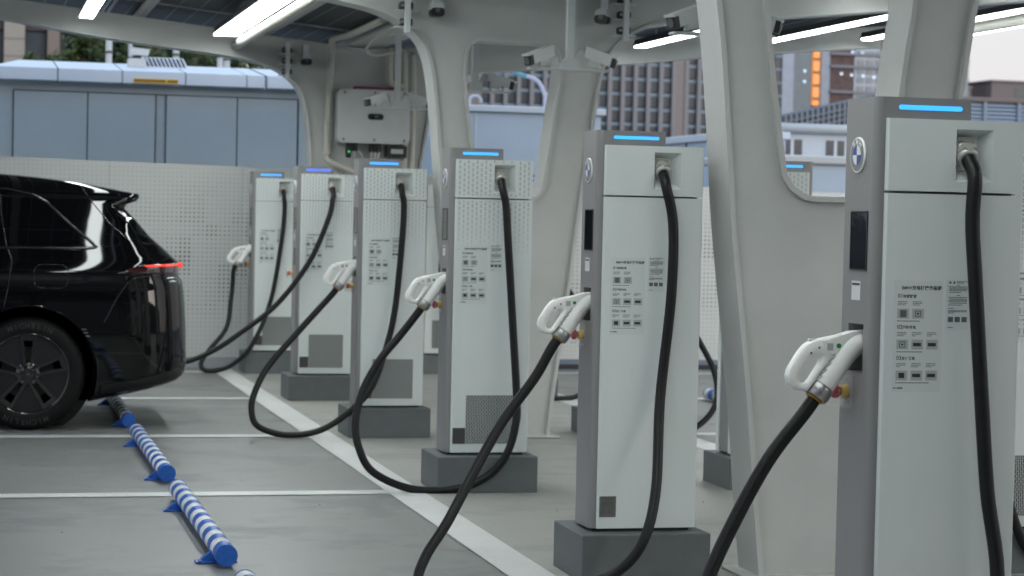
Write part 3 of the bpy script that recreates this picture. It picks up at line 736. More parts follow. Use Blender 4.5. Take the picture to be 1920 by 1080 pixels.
cable(2, [(-.235,.80),(-.33,.69),(-.425,.53),(-.472,.37),(-.46,.235),(-.387,.11),(-.19,.022),(.04,.02),(.205,.09),(.305,.21),(.352,.37),(.358,.51),(.334,.9),(.302,1.32),(.29,1.5)], False, 'black charging cable looping low beside the patterned post with slotted vent')
cable(3, [(-.24,.81),(-.38,.655),(-.56,.45),(-.655,.278),(-.672,.159),(-.63,.074),(-.47,.022),(-.27,.045),(-.1,.14),(.07,.31),(.17,.55),(.236,.83),(.275,1.28),(.285,1.5)], False, 'black charging cable in a wide open loop below the inverter box post')
cable(5, [(-.15,.80),(-.165,.66),(-.21,.40),(-.37,.2),(-.44,.075),(-.37,.021),(-.18,.075),(0,.26),(.165,.64),(.25,1.14),(.28,1.45)], False, 'black charging cable of the farthest post, small loop near the screen wall')
for k, lb in ((1,'back row charging cable hidden behind the nearest post'),(2,'back row charging cable behind the near white frame'),(3,'back row charging cable arc between second nearest post and near frame leg'),(4,'back row charging cable seen low behind the second nearest plug'),(5,'farthest back row charging cable near the screen wall')):
    cable(k, [(-.22,.82),(-.36,.6),(-.44,.42),(-.44,.25),(-.36,.12),(-.2,.03),(0,.03),(.15,.1),(.25,.3),(.3,.6),(.32,.95),(.30,1.3),(.292,1.5)], True, lb)
# the cable plugged into the car, from the post with the empty holster
r_ = empty('charging_cable', (0, 4*S, 0), 'black charging cable drawn tight from the indigo lit post to behind the car', 'charging cable', 'black charging cables with white plugs')
e = Vector((-1.92,-.40,.97))
pts = [tuple(GL_END-ax*.01), tuple(GL_END+ax*.02), tuple(GL_END+ax*.05+Vector((0,-.012,-.03))), (.265,-.06,1.55), (.232,-.07,1.40),(.09,-.08,1.07),(-.152,-.09,.745),(-.43,-.1,.52),(-.63,-.1,.385),(-.85,-.1,.295),(-1.15,-.1,.26),(-1.45,-.1,.33),(-1.70,-.08,.55),(-1.84,-.05,.80),(-1.90,-.14,.95),(-1.91,-.24,.985)]
MB().tube(spline(pts, 7), CR, 14).build('cable', RUBBER, r_)
b = plug(r_); b.rotation_euler = (0,0,R(-90)); b.location = (-2.04,-.36,-.06)

# ------------------------------------------------------------------ wheel stops
def wheel_stop(x, y0, y1, label, sx):
    r_ = empty('wheel_stop', (x, y0, 0), label, 'wheel stop', 'blue and white striped tube wheel stops'); L_ = y1-y0; zc, rad = .053, .0435
    t = MB().tube([(0,.004,zc),(0,L_-.004,zc)], rad, 24).build('tube', STOPWHITE, r_)
    nb = 10; p = L_/nb
    bm = MB().tube([(0,0,0),(0,p*.5,0)], rad+.0012, 24, cap=False).mesh('blue_band', BLUEPAINT)
    for i in range(nb): link('blue_band', bm, t, (0, p*i+(.0 if i else .0), zc))
    MB().lathe([(0,rad+.0016),(.012,rad+.0016)], (0,-.004,zc), (0,1,0), 24).build('end_cap', BLUEPAINT, r_)
    MB().lathe([(0,rad+.0016),(.012,rad+.0016)], (0,L_-.008,zc), (0,1,0), 24).build('end_cap', BLUEPAINT, r_)
    for yb in (.16, L_-.42):
        f = MB(); f.prism([(-.105*sx,.004),(.05*sx,.004),(.03*sx,.05),(-.03*sx,.06)], yb-.02, yb+.02, 'y'); f.bbox(min(-.11*sx,.06*sx),max(-.11*sx,.06*sx),yb-.035,yb+.035,.002,.009,.002)
        br = f.build('foot_bracket', BLUEPAINT, r_); MB().lathe([(0,.008),(.006,.008)], (-.092*sx,yb-.028,.009), (0,0,1), 10).build('anchor_bolt', NUT, br)
for y0, y1, lb in ((3.12,5.22,'striped wheel stop nearest the viewer, whole in view'),(5.83,8.03,'striped wheel stop in the middle, just before the black car'),(8.69,10.8,'striped wheel stop partly under the black car'),(.40,2.52,'striped wheel stop whose tip shows at the bottom edge')):
    wheel_stop(-1.40, y0, y1, lb, 1)
for y0, y1, lb in ((5.83,8.03,'striped wheel stop of the back row bays, hidden by the near frame'),(8.69,10.8,'striped wheel stop of the back row bays beside near frame leg'),(11.3,13.3,'farthest striped wheel stop of the back row bays')):
    wheel_stop(3.37, y0, y1, lb, -1)
#@@PART2
# ------------------------------------------------------------------ black car (rear half in view)
YC = 9.50
REAR = [(.17,-1.56),(.222,-1.337),(.269,-1.158),(.31,-1.05),(.361,-1.004),(.427,-.996),(.50,-.998),(.60,-1.001),(.70,-1.005),(.80,-1.012),(.90,-1.02),(.975,-1.03),(1.005,-1.055),(1.03,-1.056),(1.10,-1.056),(1.127,-1.105),(1.188,-1.173),(1.262,-1.262),(1.365,-1.356),(1.445,-1.432),(1.47,-1.418),(1.495,-1.352),(1.52,-1.332),(1.543,-1.338),(1.558,-1.42),(1.60,-1.65),(1.63,-1.87),(1.655,-2.10),(1.668,-2.5),(1.676,-2.9)]
FRONT = [(.17,-5.55),(.3,-5.80),(.55,-5.86),(.75,-5.84),(.88,-5.72),(.96,-5.30),(1.01,-4.75),(1.04,-4.62),(1.2,-4.38),(1.4,-4.06),(1.55,-3.78),(1.62,-3.55),(1.655,-3.3),(1.668,-3.1),(1.676,-3.0)]
HALFW = [(.17,.83),(.22,.90),(.30,.945),(.45,.962),(.62,.968),(.80,.962),(.93,.952),(1.02,.958),(1.07,.95),(1.12,.925),(1.19,.895),(1.3,.855),(1.4,.815),(1.5,.765),(1.56,.72),(1.60,.66),(1.63,.58),(1.655,.46),(1.668,.34),(1.676,.22)]
REAR = [(z, x-.02 if z < 1.11 else x-.008) for z, x in REAR]
def itp(tb, z):
    if z <= tb[0][0]: return tb[0][1]
    for (a, b), (c, d) in zip(tb, tb[1:]):
        if z <= c: return b+(d-b)*(z-a)/(c-a)
    return tb[-1][1]
def ring(z, off=0.):
    xr, xf, w_ = itp(REAR,z)+off, itp(FRONT,z)-off, itp(HALFW,z)+off
    L_ = xr-xf; rx = min(.42 if z < 1.1 else max(.15, .42-(z-1.1)*1.1), L_*.3); fx = min(.9, L_*.3); ry = min(.38, w_*.8) if z < 1.1 else min(max(.14, .38-(z-1.1)*.9), w_*.8); pts = []
    for k in range(13): a = R(90*k/12); pts.append((xr-rx+rx*math.sin(a)**.8 if k else xr-rx, -(w_-ry+ry*math.cos(a)**.8 if k < 12 else w_-ry)))
    near = [(xf+fx+(xr-rx-xf-fx)*t/24, -w_) for t in range(25)]
    fc = [(xf+fx-fx*math.cos(R(90*k/10)), -(w_-ry+ry*math.sin(R(90*k/10)))) for k in range(10)]
    half = fc+near[:-1]+pts
    return half+[(x, -y) for x, y in half[::-1]]
def side_y(x, z):
    xr, w_, xf = itp(REAR,z), itp(HALFW,z), itp(FRONT,z); rx = min(.42 if z < 1.1 else max(.15, .42-(z-1.1)*1.1), (xr-xf)*.3); ry = min(.38, w_*.8) if z < 1.1 else min(max(.14, .38-(z-1.1)*.9), w_*.8)
    if x <= xr-rx: return YC-w_
    s_ = min(1, ((x-(xr-rx))/rx))**(1/.8); c_ = math.sqrt(max(0, 1-s_*s_)); return YC-(w_-ry+ry*c_**.8)
car = empty('parked_car', (-3.4, YC, 0), 'black glossy car reversed into the bay, red tail lamp lit', 'car')
co = Vector((3.4, -YC, 0))
zs = sorted(set([z for z, _ in REAR]+[.2,.25,.38,.5,.54,.64,.72,.8,.88,.93,1.02,1.06,1.15,1.22,1.31,1.4,1.58,1.615,1.645,1.66,1.672]))
body = MB(); rings = [ring(z) for z in zs]; n = len(rings[0])
body.add([(x+3.4, y, z) for z, rg in zip(zs, rings) for x, y in rg], [(i*n+k, i*n+(k+1) % n, (i+1)*n+(k+1) % n, (i+1)*n+k) for i in range(len(zs)-1) for k in range(n)], True)
h = n//2
for base in (0, (len(zs)-1)*n):
    for k in range(h-1):
        f = (base+k, base+k+1, base+n-2-k, base+n-1-k); body.f.append(f if base else f[::-1]); body.sm.append(True)
bo = body.build('body', CARP, car)
cut = MB()
for wx in (-2.055, -4.97):
    for y0, y1 in ((-1.3,-.62),(.62,1.3)): cut.lathe([(0,.438),(y1-y0,.438)], (wx+3.4,y0,.365), (0,1,0), 48)
cu = cut.build('cutter', CARM); md = bo.modifiers.new('b','BOOLEAN'); md.object = cu; md.operation = 'DIFFERENCE'; md.solver = 'EXACT'
cu.parent = car
bpy.context.view_layer.update()
nm = bpy.data.meshes.new_from_object(bo.evaluated_get(bpy.context.evaluated_depsgraph_get())); bo.modifiers.clear(); bo.data = nm; nm.name = 'body'
nm.materials.clear(); nm.materials.append(CARP); bpy.data.objects.remove(cu)
nm.polygons.foreach_set('use_smooth', [True]*len(nm.polygons))
try: nm.set_sharp_from_angle(angle=R(38))
except Exception: pass
def span(poly, z):
    xs = []
    for (a, b), (c, d) in zip(poly, poly[1:]+poly[:1]):
        if (b-z)*(d-z) < 0: xs.append(a+(c-a)*(z-b)/(d-b))
    return (min(xs), max(xs)) if len(xs) >= 2 else None
def patch(poly, off, name, material, parent, nz=14, nx=14, far=True):
    z0, z1 = min(p[1] for p in poly), max(p[1] for p in poly); rows = []
    for i in range(nz+1):
        z = z0+(z1-z0)*(i+.02)/(nz+.04); s_ = span(poly, z)
        if s_: rows.append([(s_[0]+(s_[1]-s_[0])*k/nx, z) for k in range(nx+1)])
    mb = MB()
    for sg in ((1,-1) if far else (1,)):
        V = [(x+3.4, (side_y(x,z)-off-YC)*sg, z) for rw in rows for x, z in rw]; m_ = nx+1
        Fs = [(i*m_+k, i*m_+k+1, (i+1)*m_+k+1, (i+1)*m_+k) for i in range(len(rows)-1) for k in range(nx)]
        mb = MB(); mb.add(V, [f if sg > 0 else f[::-1] for f in Fs], True); o = mb.build(name, material, parent)
    return o
def line(pts, r, name, material, parent, off=.001, far=True):
    P = []
    for p, q in zip(pts, pts[1:]):
        for k in range(6): t = k/6; P.append((p[0]+(q[0]-p[0])*t, p[1]+(q[1]-p[1])*t))
    P.append(pts[-1])
    for sg in ((1,-1) if far else (1,)):
        MB().tube([(x+3.4, (side_y(x,z)-off-YC)*sg, z) for x, z in P], r, 6).build(name, material, parent)
WIN = [(-1.70,1.196),(-1.766,1.262),(-1.87,1.362),(-1.973,1.462),(-2.06,1.505),(-2.20,1.532),(-2.6,1.552),(-3.0,1.545),(-3.35,1.51),(-3.75,1.38),(-4.10,1.19)]
TRIM = [(-4.2,1.18)]+[(-3.8,1.40),(-3.37,1.535),(-3.0,1.572),(-2.6,1.578),(-2.20,1.556),(-2.05,1.528),(-1.94,1.47),(-1.81,1.345),(-1.69,1.245),(-1.63,1.19),(-1.68,1.182),(-2.2,1.178),(-3.0,1.172),(-4.2,1.168)]
patch(WIN, .003, 'side_window', CARG, car, 22, 30)
line([(x,z) for x, z in TRIM], .010, 'window_trim', CART, car, .002)
line([(-1.73,1.59),(-1.655,1.478),(-1.542,1.34),(-1.42,1.235)], .003, 'hatch_seam', CART, car)
line([(-2.243,1.53),(-2.235,1.40),(-2.20,1.19),(-2.166,1.098),(-2.187,.916),(-2.215,.79)], .003, 'door_seam', CART, car)
fl = [(x-1.919,z+.997) for x, z in rrect(-.108,.108,-.076,.076,.05,5)]; line(fl+[fl[0]], .0028, 'fuel_flap_seam', CART, car, far=False)
patch([(-1.475,1.40),(-1.435,1.236),(-1.22,1.196),(-1.30,1.28),(-1.40,1.385)], .002, 'rear_quarter_glass', CARG, car, 12, 12)
patch([(-1.44,1.05),(-1.42,1.022),(-1.10,1.012),(-1.07,1.05),(-1.075,1.094),(-1.33,1.086)], .006, 'tail_lamp_lens', TAILD, car, 8, 22)
patch([(-1.335,1.078),(-1.31,1.066),(-1.085,1.072),(-1.078,1.090)], .011, 'tail_lamp', TAIL, car, 5, 22)
line([(-1.58,.70),(-1.50,.86),(-1.42,.98),(-1.33,1.006),(-1.12,1.0)], .003, 'bumper_seam', CART, car)
patch([(-1.59,.305),(-1.59,.235),(-1.40,.255),(-1.14,.305),(-1.05,.345),(-1.06,.41),(-1.2,.37),(-1.4,.325)], .008, 'lower_bumper_trim', CARM, car, 8, 22)
rg = MB()      # rear lamp bar and number plate across the tail
xr = -1.054+3.4; rg.bbox(xr-.02, xr+.004, -.62, .62, 1.058, 1.09, .004); rg.build('rear_lamp_bar', TAIL, car)
MB().bbox(-1.0+3.4-.01, -1.0+3.4+.012, -.22, .22, .72, .83, .003).build('number_plate', mat('plate_green', (.25,.5,.35), .4), car)
for wx, lip in ((-2.055,1),(-4.97,1)):
    for sg in (-1, 1):
        MB().tube([(wx+3.4+.444*math.cos(R(a)), sg*(.955), .365+.444*math.sin(R(a))) for a in range(-18,199,6)], .009, 8).build('wheel_arch_lip', CARP, car)
        MB().lathe([(0,.436),(.26,.436)], (wx+3.4, sg*.36 if sg > 0 else -.62, .365), (0,1,0), 40).build('wheel_well', CARM, car)
for i, t_ in enumerate(('---','----')): pass
dec = MB()
for z, u0, u1 in ((.655,-1.72,-1.690),(.634,-1.71,-1.678),(.612,-1.695,-1.665)):
    for k in range(4):
        a = u0+(u1-u0)*k/4; dec.quad((a+3.4,side_y(a,z)-.002-YC,z),(a+.0055+3.4,side_y(a,z)-.002-YC,z),(a+.0055+3.4,side_y(a,z)-.002-YC,z+.006),(a+3.4,side_y(a,z)-.002-YC,z+.006))
dec.build('side_badge', mat('badge_grey', (.25,.25,.25), .4), car)
def wheel_parts():
    D = {}
    D['tyre'] = (MB().lathe([(.245,.262),(.252,.285),(.25,.33),(.235,.354),(.20,.365),(.06,.365),(.02,.354),(.004,.33),(0,.285),(.008,.262)], (0,0,0), (0,1,0), 64, True, False), TYRE)
    D['rim'] = (MB().lathe([(.012,.266),(.006,.262),(.012,.250),(.03,.246),(.20,.24)], (0,0,0), (0,1,0), 64, True, False), RIMG)
    D['brake_disc'] = (MB().lathe([(.10,.17),(.12,.17)], (0,0,0), (0,1,0), 40), mat('brake_iron', (.05,.045,.042), .5, metal=.6))
    D['hub'] = (MB().lathe([(.016,.03),(.02,.078),(.06,.085),(.12,.085)], (0,0,0), (0,1,0), 30), RIMG)
    bl = []
    for k in range(5):
        a = R(-90+72*k); mb = MB(); out = []
        for t in range(9): b = a+R(-26+52*t/8); out.append((.247*math.cos(b), .247*math.sin(b)))
        inn = [(.075*math.cos(a+R(22)), .075*math.sin(a+R(22))), (.06*math.cos(a), .06*math.sin(a)), (.075*math.cos(a-R(22)), .075*math.sin(a-R(22)))]
        mb.prism(out+inn, .024, .034, 'y'); bl.append(mb)
    D['blade'] = (bl, RIMD)
    sp = []
    for k in range(5):
        a = R(90+72*k); mb = MB(); ca, sa = math.cos(a), math.sin(a)
        for s0 in (-1, 1):
            P = [(.05,.012*s0),(.05,.030*s0),(.16,.044*s0),(.25,.058*s0),(.25,.034*s0),(.16,.022*s0)]
            mb.prism([(p*ca-q*sa, p*sa+q*ca) for p, q in P], .012, .045, 'y')
        P = [(.215,-.03),(.25,-.045),(.25,.045),(.215,.03)]; mb.prism([(p*ca-q*sa, p*sa+q*ca) for p, q in P], .02, .05, 'y'); sp.append(mb)
    D['spoke'] = (sp, RIMG)
    D['lug_nut'] = ([MB().lathe([(.004,.0095),(.02,.0115)], (.062*math.cos(R(90+72*k)),0,.062*math.sin(R(90+72*k))), (0,1,0), 6, False) for k in range(5)], NUT)
    mb = MB()
    for a0, wd in ((88,'MICHELIN'),(268,'MICHELIN')):
        for i, ch in enumerate(wd):
            an = a0+(len(wd)-1)*3.4-i*6.8
            mb.mesh_in(text_mesh(ch, .046, 'CENTER', .001), Matrix.Rotation(R(90),4,'X') @ Matrix.Rotation(R(an-90),4,'Z') @ Matrix.Translation((0,.296,0)))
    mb.xf(Matrix.Translation((0,-.0012,0))); D['tyre_lettering'] = (mb, TYREL)
    D['hub_badge'] = (MB().mesh_in(text_mesh('WA', .016, 'CENTER', .0005), Matrix.Translation((0,.0155,-.006)) @ Matrix.Rotation(R(90),4,'X')), NUT)
    return {k: ([q.mesh(k, m_) for q in g] if isinstance(g, list) else g.mesh(k, m_)) for k, (g, m_) in D.items()}
WP = wheel_parts()
for wx in (-2.055, -4.97):
    for sg in (-1, 1):
        t = link('wheel', WP['tyre'], car, (wx+3.4, sg*.945, .365)); t.scale = (1 if sg < 0 else -1, 1 if sg < 0 else -1, 1)
        for k, g in WP.items():
            if k == 'tyre': continue
            for q in (g if isinstance(g, list) else [g]): tag(link(k, q, t), kind='stuff' if k == 'tyre_lettering' else None)

# ------------------------------------------------------------------ inverter, conduits and fittings on the far frame
FY3 = 13.4
iv = empty('inverter', (1.026, FY3-.02, 2.07), 'pale grey wall inverter box with small green display on the far frame', 'inverter')
MB().prism([(a-1.026,b-2.07) for a,b in rrect(.706,1.346,2.075,2.54,.045)], -.17, .0, 'y').build('case', INVG, iv)
lid = MB().prism([(a-1.026,b-2.07) for a,b in rrect(.70,1.352,2.07,2.545,.05)], -.185, -.171, 'y').build('lid', INVG, iv)
d_ = MB().prism([(a-1.026,b-2.07) for a,b in rrect(.968,1.112,2.278,2.334,.027)], -.189, -.1855, 'y').build('display', GLASSK, iv)
gd = MB()
for k in range(3): gd.box(.003+.012*k,.010+.012*k,-.1905,-.1892,.231,.249)
gd.build('display_digits', mat('digit_green', (.01,.1,.03), .4, emit=(.1,1,.25), estr=.05), iv)
for a, b in ((.76,2.515),(1.03,2.518),(1.30,2.52),(.755,2.10),(1.03,2.10),(1.30,2.10)): MB().lathe([(0,.012),(.006,.012)], (a-1.026,-.185,b-2.07), (0,-1,0), 12).build('lid_screw', PLATE, iv)
for x0 in (-.23,-.02): 
    for k in range(3): MB().box(x0+.035*k,x0+.028+.035*k,-.12,-.06,-.07,.0).build('cable_socket', BLACK, iv)
for k, (x, dx) in enumerate(((-.17,.05),(-.12,.10),(.0,-.02),(.035,-.01),(.07,-.03))): MB().tube(spline([(x,-.09,-.065),(x+dx*.4,-.10,-.14),(x+dx,-.08,-.32)],5), .012, 8).build('output_lead', mat('lead_grey', (.45,.45,.43), .5), iv)
sw = MB().bbox(.13,.31,-.15,-.02,-.12,-.012,.006).build('switch_box', BLACK, iv); MB().box(.165,.275,-.1515,-.1498,-.085,-.045).build('switch_label', TILE, sw)
dn = MB().bbox(-.235,-.19,-.14,-.09,-.13,-.02,.01).build('data_dongle', BLACK, iv); MB().box(-.22,-.205,-.142,-.1398,-.085,-.07).build('dongle_light', mat('dot_green', (.02,.4,.08), .4, emit=(.1,1,.3), estr=.5), dn)
tag(MB().box(.86,1.21,FY3-.16,FY3-.03,2.5465,2.575).build('red_folder', mat('folder_maroon', (.16,.03,.07), .5)), 'dark red flat case lying on top of the inverter box', 'case')
def conduit(pts, r, label, rings=()):
    o = MB().tube(spline(pts, 6), r, 12).build('conduit', PIPE); tag(o, label, 'conduit', 'cream conduits on the far frame')
    for p in rings: MB().lathe([(-.012,r*1.3),(.012,r*1.3)], p[:3], p[3:], 14).build('coupling', PIPE, o)
conduit([(.72,11.2,2.985),(.72,12.7,2.985),(.668,13.30,2.985),(.66,13.345,2.93),(.652,13.35,2.6),(.636,13.35,2.2),(.634,13.35,1.96),(.65,13.34,1.91),(.74,13.32,1.865),(.84,13.31,1.83),(.92,13.30,1.78)], .03, 'cream conduit dropping left of the inverter box and bending under it', [(.636,13.35,2.25,0,0,1),(.634,13.35,1.97,0,0,1)])
conduit([(1.32,13.34,2.93),(1.325,13.34,2.5),(1.33,13.34,2.0),(1.33,13.34,1.6)], .028, 'inner one of the two upright cream conduits right of the inverter box', [(1.325,13.34,2.54,0,0,1)])
conduit([(1.40,13.34,2.90),(1.402,13.34,2.5),(1.40,13.34,2.0),(1.385,13.34,1.6)], .027, 'outer one of the two upright cream conduits right of the inverter box', [(1.40,13.34,2.54,0,0,1)])
conduit([(1.19,13.34,2.93),(1.185,13.34,2.72),(1.19,13.34,2.63),(1.23,13.34,2.60),(1.32,13.34,2.60)], .032, 'short cream conduit elbow above the inverter box')
conduit([(.72,9.6,2.93),(.74,11.5,2.88),(.84,12.6,2.84),(1.0,12.9,2.83),(1.25,13.1,2.90)], .012, 'thin drooping white cable run under the roof above the inverter')

# ------------------------------------------------------------------ cameras
def bullet():
    # looks along -X; origin at the middle of its foot
    b = MB(); b.prism([(-.10,.028),(.09,.052),(.09,.118),(-.075,.102),(-.10,.095)], -.035, .035, 'y'); b.prism([(-.135,.088),(.092,.114),(.092,.126),(-.14,.102)], -.042, .042, 'y')
    fr_ = MB(); fr_.prism([(-.132,.022),(-.1005,.026),(-.1005,.094),(-.128,.094)], -.037, .037, 'y')
    ln = MB(); ln.lathe([(0,.026),(.004,.026)], (-.1325,0,.058), (-1,0,-.06), 18)
    ft = MB(); ft.prism([(-.035,0),(.06,0),(.05,.05),(-.02,.04)], -.016, .016, 'y')
    tl = MB(); tl.tube(spline([(.085,0,.09),(.125,0,.10),(.15,0,.06),(.15,0,.0)], 5), .009, 8)
    return dict(camera_body=b.mesh('camera_body', CAMW), camera_front=fr_.mesh('camera_front', BLACK), lens=ln.mesh('lens', mat('lens_ring', (.10,.10,.10), .3)), camera_foot=ft.mesh('camera_foot', CAMW), camera_lead=tl.mesh('camera_lead', CAMW))
BU = bullet()
def add_bullet(parent, loc, rz, ry=0):
    b = link('camera_body', BU['camera_body'], parent, loc); b.rotation_euler = (0, ry, rz); b.scale = (.86,.86,.86)
    for k in ('camera_front','lens','camera_foot','camera_lead'): link(k, BU[k], b)
def twin(y, lb, ztop_=2.95):
    r_ = empty('twin_camera_mount', (XC, y, ztop_), lb, 'security camera', 'twin security cameras hung on white poles'); d = 2.325-ztop_
    MB().box(-.022,.022,-.022,.022,d+.02,0).build('pole', CAMW, r_); MB().bbox(-.25,.25,-.045,.045,d-.012,d,.003).build('crossbar', CAMW, r_)
    MB().prism([(-.055,d),(.055,d),(.045,d+.045),(.02,d+.065),(-.02,d+.065),(-.045,d+.045)], -.034, .034, 'y').build('clamp', CAMW, r_)
    MB().bbox(-.06,.06,-.06,.06,-.02,-.004,.003).build('ceiling_plate', CAMW, r_)
    add_bullet(r_, (-.16,0,d+.012), R(24), R(-13)); add_bullet(r_, (.16,0,d+.012), R(156), R(-13))
twin(11.93, 'twin white cameras hung in front of the inverter box'); twin(9.11, 'twin white cameras of which one shows inside the middle frame eye'); twin(6.67, 'largest whole pair of white cameras hung before the middle frame'); twin(4.03, 'nearest twin white cameras, half hidden by the near frame leg')
def frame_cam(x, y, z, lb, stem=.1, rz=0):
    r_ = empty('frame_camera', (x, y, z), lb, 'security camera', 'single cameras on the canopy frames', rz)
    MB().prism(rrect(-.04,.04,-.05,.04,.03), -.13, .0, 'y').build('camera_body', CAMW, r_); MB().prism(rrect(-.044,.044,-.055,.0,.022), -.135, -.06, 'y').build('camera_front', BLACK, r_)
    MB().lathe([(0,.016),(.003,.016)], (0,-.135,-.015), (0,-1,0), 14).build('lens', mat('lens_ring', (.10,.10,.10), .3), r_); MB().box(-.025,.025,-.06,.045,.03,.03+stem).build('stem', CAMW, r_)
frame_cam(.425, 13.38, 2.80, 'small camera with black face on the far frame left of the inverter', .10)
frame_cam(.438, 7.98, 2.765, 'small black faced camera high on the middle frame, left side'); frame_cam(1.60, 7.98, 2.77, 'small tilted camera high on the middle frame, right side', .1, R(-35))
def horn(x, y, z0, z1, lb):
    r_ = empty('lamp_bracket', (x, y, z0), lb, 'bracket', 'bar brackets with three small black lamps')
    MB().box(-.018,.018,-.02,.012,0,z1-z0).build('bar', CAMW, r_)
    for k in range(3):
        z = (z1-z0)*(.2+.3*k); MB().bbox(-.045,.04,.013,.08,z-.022,z+.022,.008).build('small_lamp', BLACK, r_); MB().box(-.075,.075,.0,.09,z-.036,z-.031).build('lamp_shelf', CAMW, r_)
        MB().lathe([(0,.011),(.004,.011)], (-.03,.012,z), (0,-1,0), 10).build('lamp_stud', SILVER, r_)
horn(.262, 13.30, 2.62, 2.94, 'bar with three small black lamps on the far frame'); horn(.248, 7.88, 2.60, 2.95, 'bar with three small black lamps on the middle frame, left arm'); horn(1.70, 7.88, 2.61, 2.95, 'bar with three small black lamps on the middle frame, right arm')

# ------------------------------------------------------------------ substation and cabins behind the fence
sb = empty('substation', (-.3, 17, 0), 'blue grey kiosk substation with panelled doors and pale hipped roof', 'substation'); o3 = Vector((.3,-17,0))
def sp_(mb, nm_, mt, par=sb): mb.xf(Matrix.Translation(o3)); return mb.build(nm_, mt, par)
sp_(MB().box(-2.17,1.55,17.02,19.4,0,2.735), 'wall', SUB)
for x0, x1 in ((-2.02,-1.285),(-1.272,-.59),(-.47,.26),(.273,.90),(.92,1.5)):
    sp_(MB().bbox(x0,x1,17.0,17.03,.2,2.63,.004), 'door_panel', SUB)
for x in (-2.028,-1.2785,-.583,-.477,.2665,.91): sp_(MB().box(x-.006,x+.006,17.005,17.019,.2,2.632), 'door_gap', SUBD)
sp_(MB().box(-2.03,1.5,17.008,17.0195,2.632,2.642), 'lintel_gap', SUBD)
ft_, fb_ = 2.86, 2.735
for x0, x1 in ((-2.27,-1.597),(-1.585,-.945),(-.935,-.296),(-.286,.34),(.348,.535),(.56,1.65)):
    f_ = sp_(MB().bbox(x0,x1,16.86,17.0,fb_,ft_,.006), 'fascia', SUBR)
    a = .32 if x0 < -2 else 0; sp_(MB().add([(x0,16.86,ft_+.001),(x1,16.86,ft_+.001),(x1,18.3,3.03),(x0+a,18.3,3.03)], [(0,1,2,3)]), 'roof_sheet', SUBR)
sp_(MB().add([(-2.27,16.86,ft_+.001),(-1.95,18.3,3.03),(-2.27,19.6,ft_)], [(0,1,2)]), 'hip_sheet', SUBR)
ws = sp_(MB().box(-.825,-.37,16.852,16.8595,2.745,2.79), 'warning_strip', mat('strip_yellow', (.78,.46,.03), .5))
wk = MB(); xx = -.815
while xx < -.39:
    wk.box(xx,xx+.017,16.8505,16.8515,2.755,2.780); xx += .0245 if abs(xx+.53) > .012 else .05
sp_(wk, 'strip_lettering', mat('strip_ink', (.10,.05,.02), .6), ws)
pv = empty('solar_panel_module', (-.42, 17.75, 2.98), 'small tilted solar panel on the substation roof', 'solar panel')
MB().add([(-.22,-.05,-.02),(.235,-.05,-.02),(.19,.10,.10),(-.26,.10,.10)], [(0,1,2,3)]).build('panel_frame', mat('pv_white', (.7,.73,.75), .4), pv)
cs = MB()
for k in range(10):
    a = k/10+.018; b = (k+1)/10-.02
    L_ = lambda t, v: (-.22-.04*v+.455*t, -.053+.15*v, -.019+.12*v+.0035)
    cs.quad(L_(.03+a*.94,.08), L_(.03+b*.94,.08), L_(.03+b*.94,.9), L_(.03+a*.94,.9))
tag(cs.build('solar_cell_strip', mat('pv_cell', (.04,.05,.09), .2), pv), kind='stuff')
MB().box(-.2,.2,.02,.06,-.1,0).build('stand', SILVER, pv)
bx = empty('roof_sensor_box', (-.72, 17.7, 2.95), 'pale box with tilted hood on a stand on the substation roof', 'sensor box')
MB().bbox(-.11,.08,-.06,.08,.0,.10,.01).build('box', CAMW, bx); MB().prism([(-.09,.14),(.10,.13),(.12,.20),(-.06,.215)], -.06, .06, 'y').build('hood', CAMW, bx); MB().box(-.03,.03,-.02,.02,.1,.14).build('stand', BLACK, bx)
# pole things beyond the roof
for x, y, h_, r0, lb in ((-.655,24,4.5,.045,'pale steel pole left of the roof solar panel'),(-.30,25,4.5,.03,'thin pale pole behind the hooded roof box'),(.25,24,4.4,.045,'pale steel pole right of the roof solar panel'),(.85,24,4.3,.04,'brighter one of the paired pale poles beyond the substation'),(1.0,24.5,4.3,.045,'duller one of the paired pale poles beyond the substation'),(1.75,24,4.2,.03,'slim pale pole close to the far frame curve')):
    p = empty('steel_pole', (x,y,0), lb, 'pole', 'pale poles beyond the substation'); MB().tube([(0,0,0),(0,0,h_)], r0, 10).build('shaft', CAMW, p); MB().lathe([(0,r0*1.25),(.03,r0*1.25)], (0,0,3.55), (0,0,1), 10).build('band', PLATE, p)
CABB = mat('cabin_pale_blue', (.48,.57,.67), .5, var=.05, vscale=1.5); CABW = mat('cabin_white', (.62,.67,.74), .5, var=.05, vscale=1)
cb = empty('site_cabin', (3.6,18,0), 'pale blue cabin wall seen through the middle frame eye', 'cabin')
MB().box(-.75,.95,0,2.2,0,2.62).build('wall', CABB, cb); MB().bbox(-.8,1.0,-.05,2.3,2.625,2.70,.01).build('roof', CABW, cb); MB().box(-.535,-.515,-.012,-.001,0,2.62).build('corner_trim', CABW, cb)
for x in (-.52,.51): MB().tube(spline([(x-.08,.0,2.70),(x-.07,.0,2.78),(x,.0,2.80),(x+.05,.0,2.76),(x+.05,0,2.73)],5), .018, 8).build('roof_hook', CABW, cb)
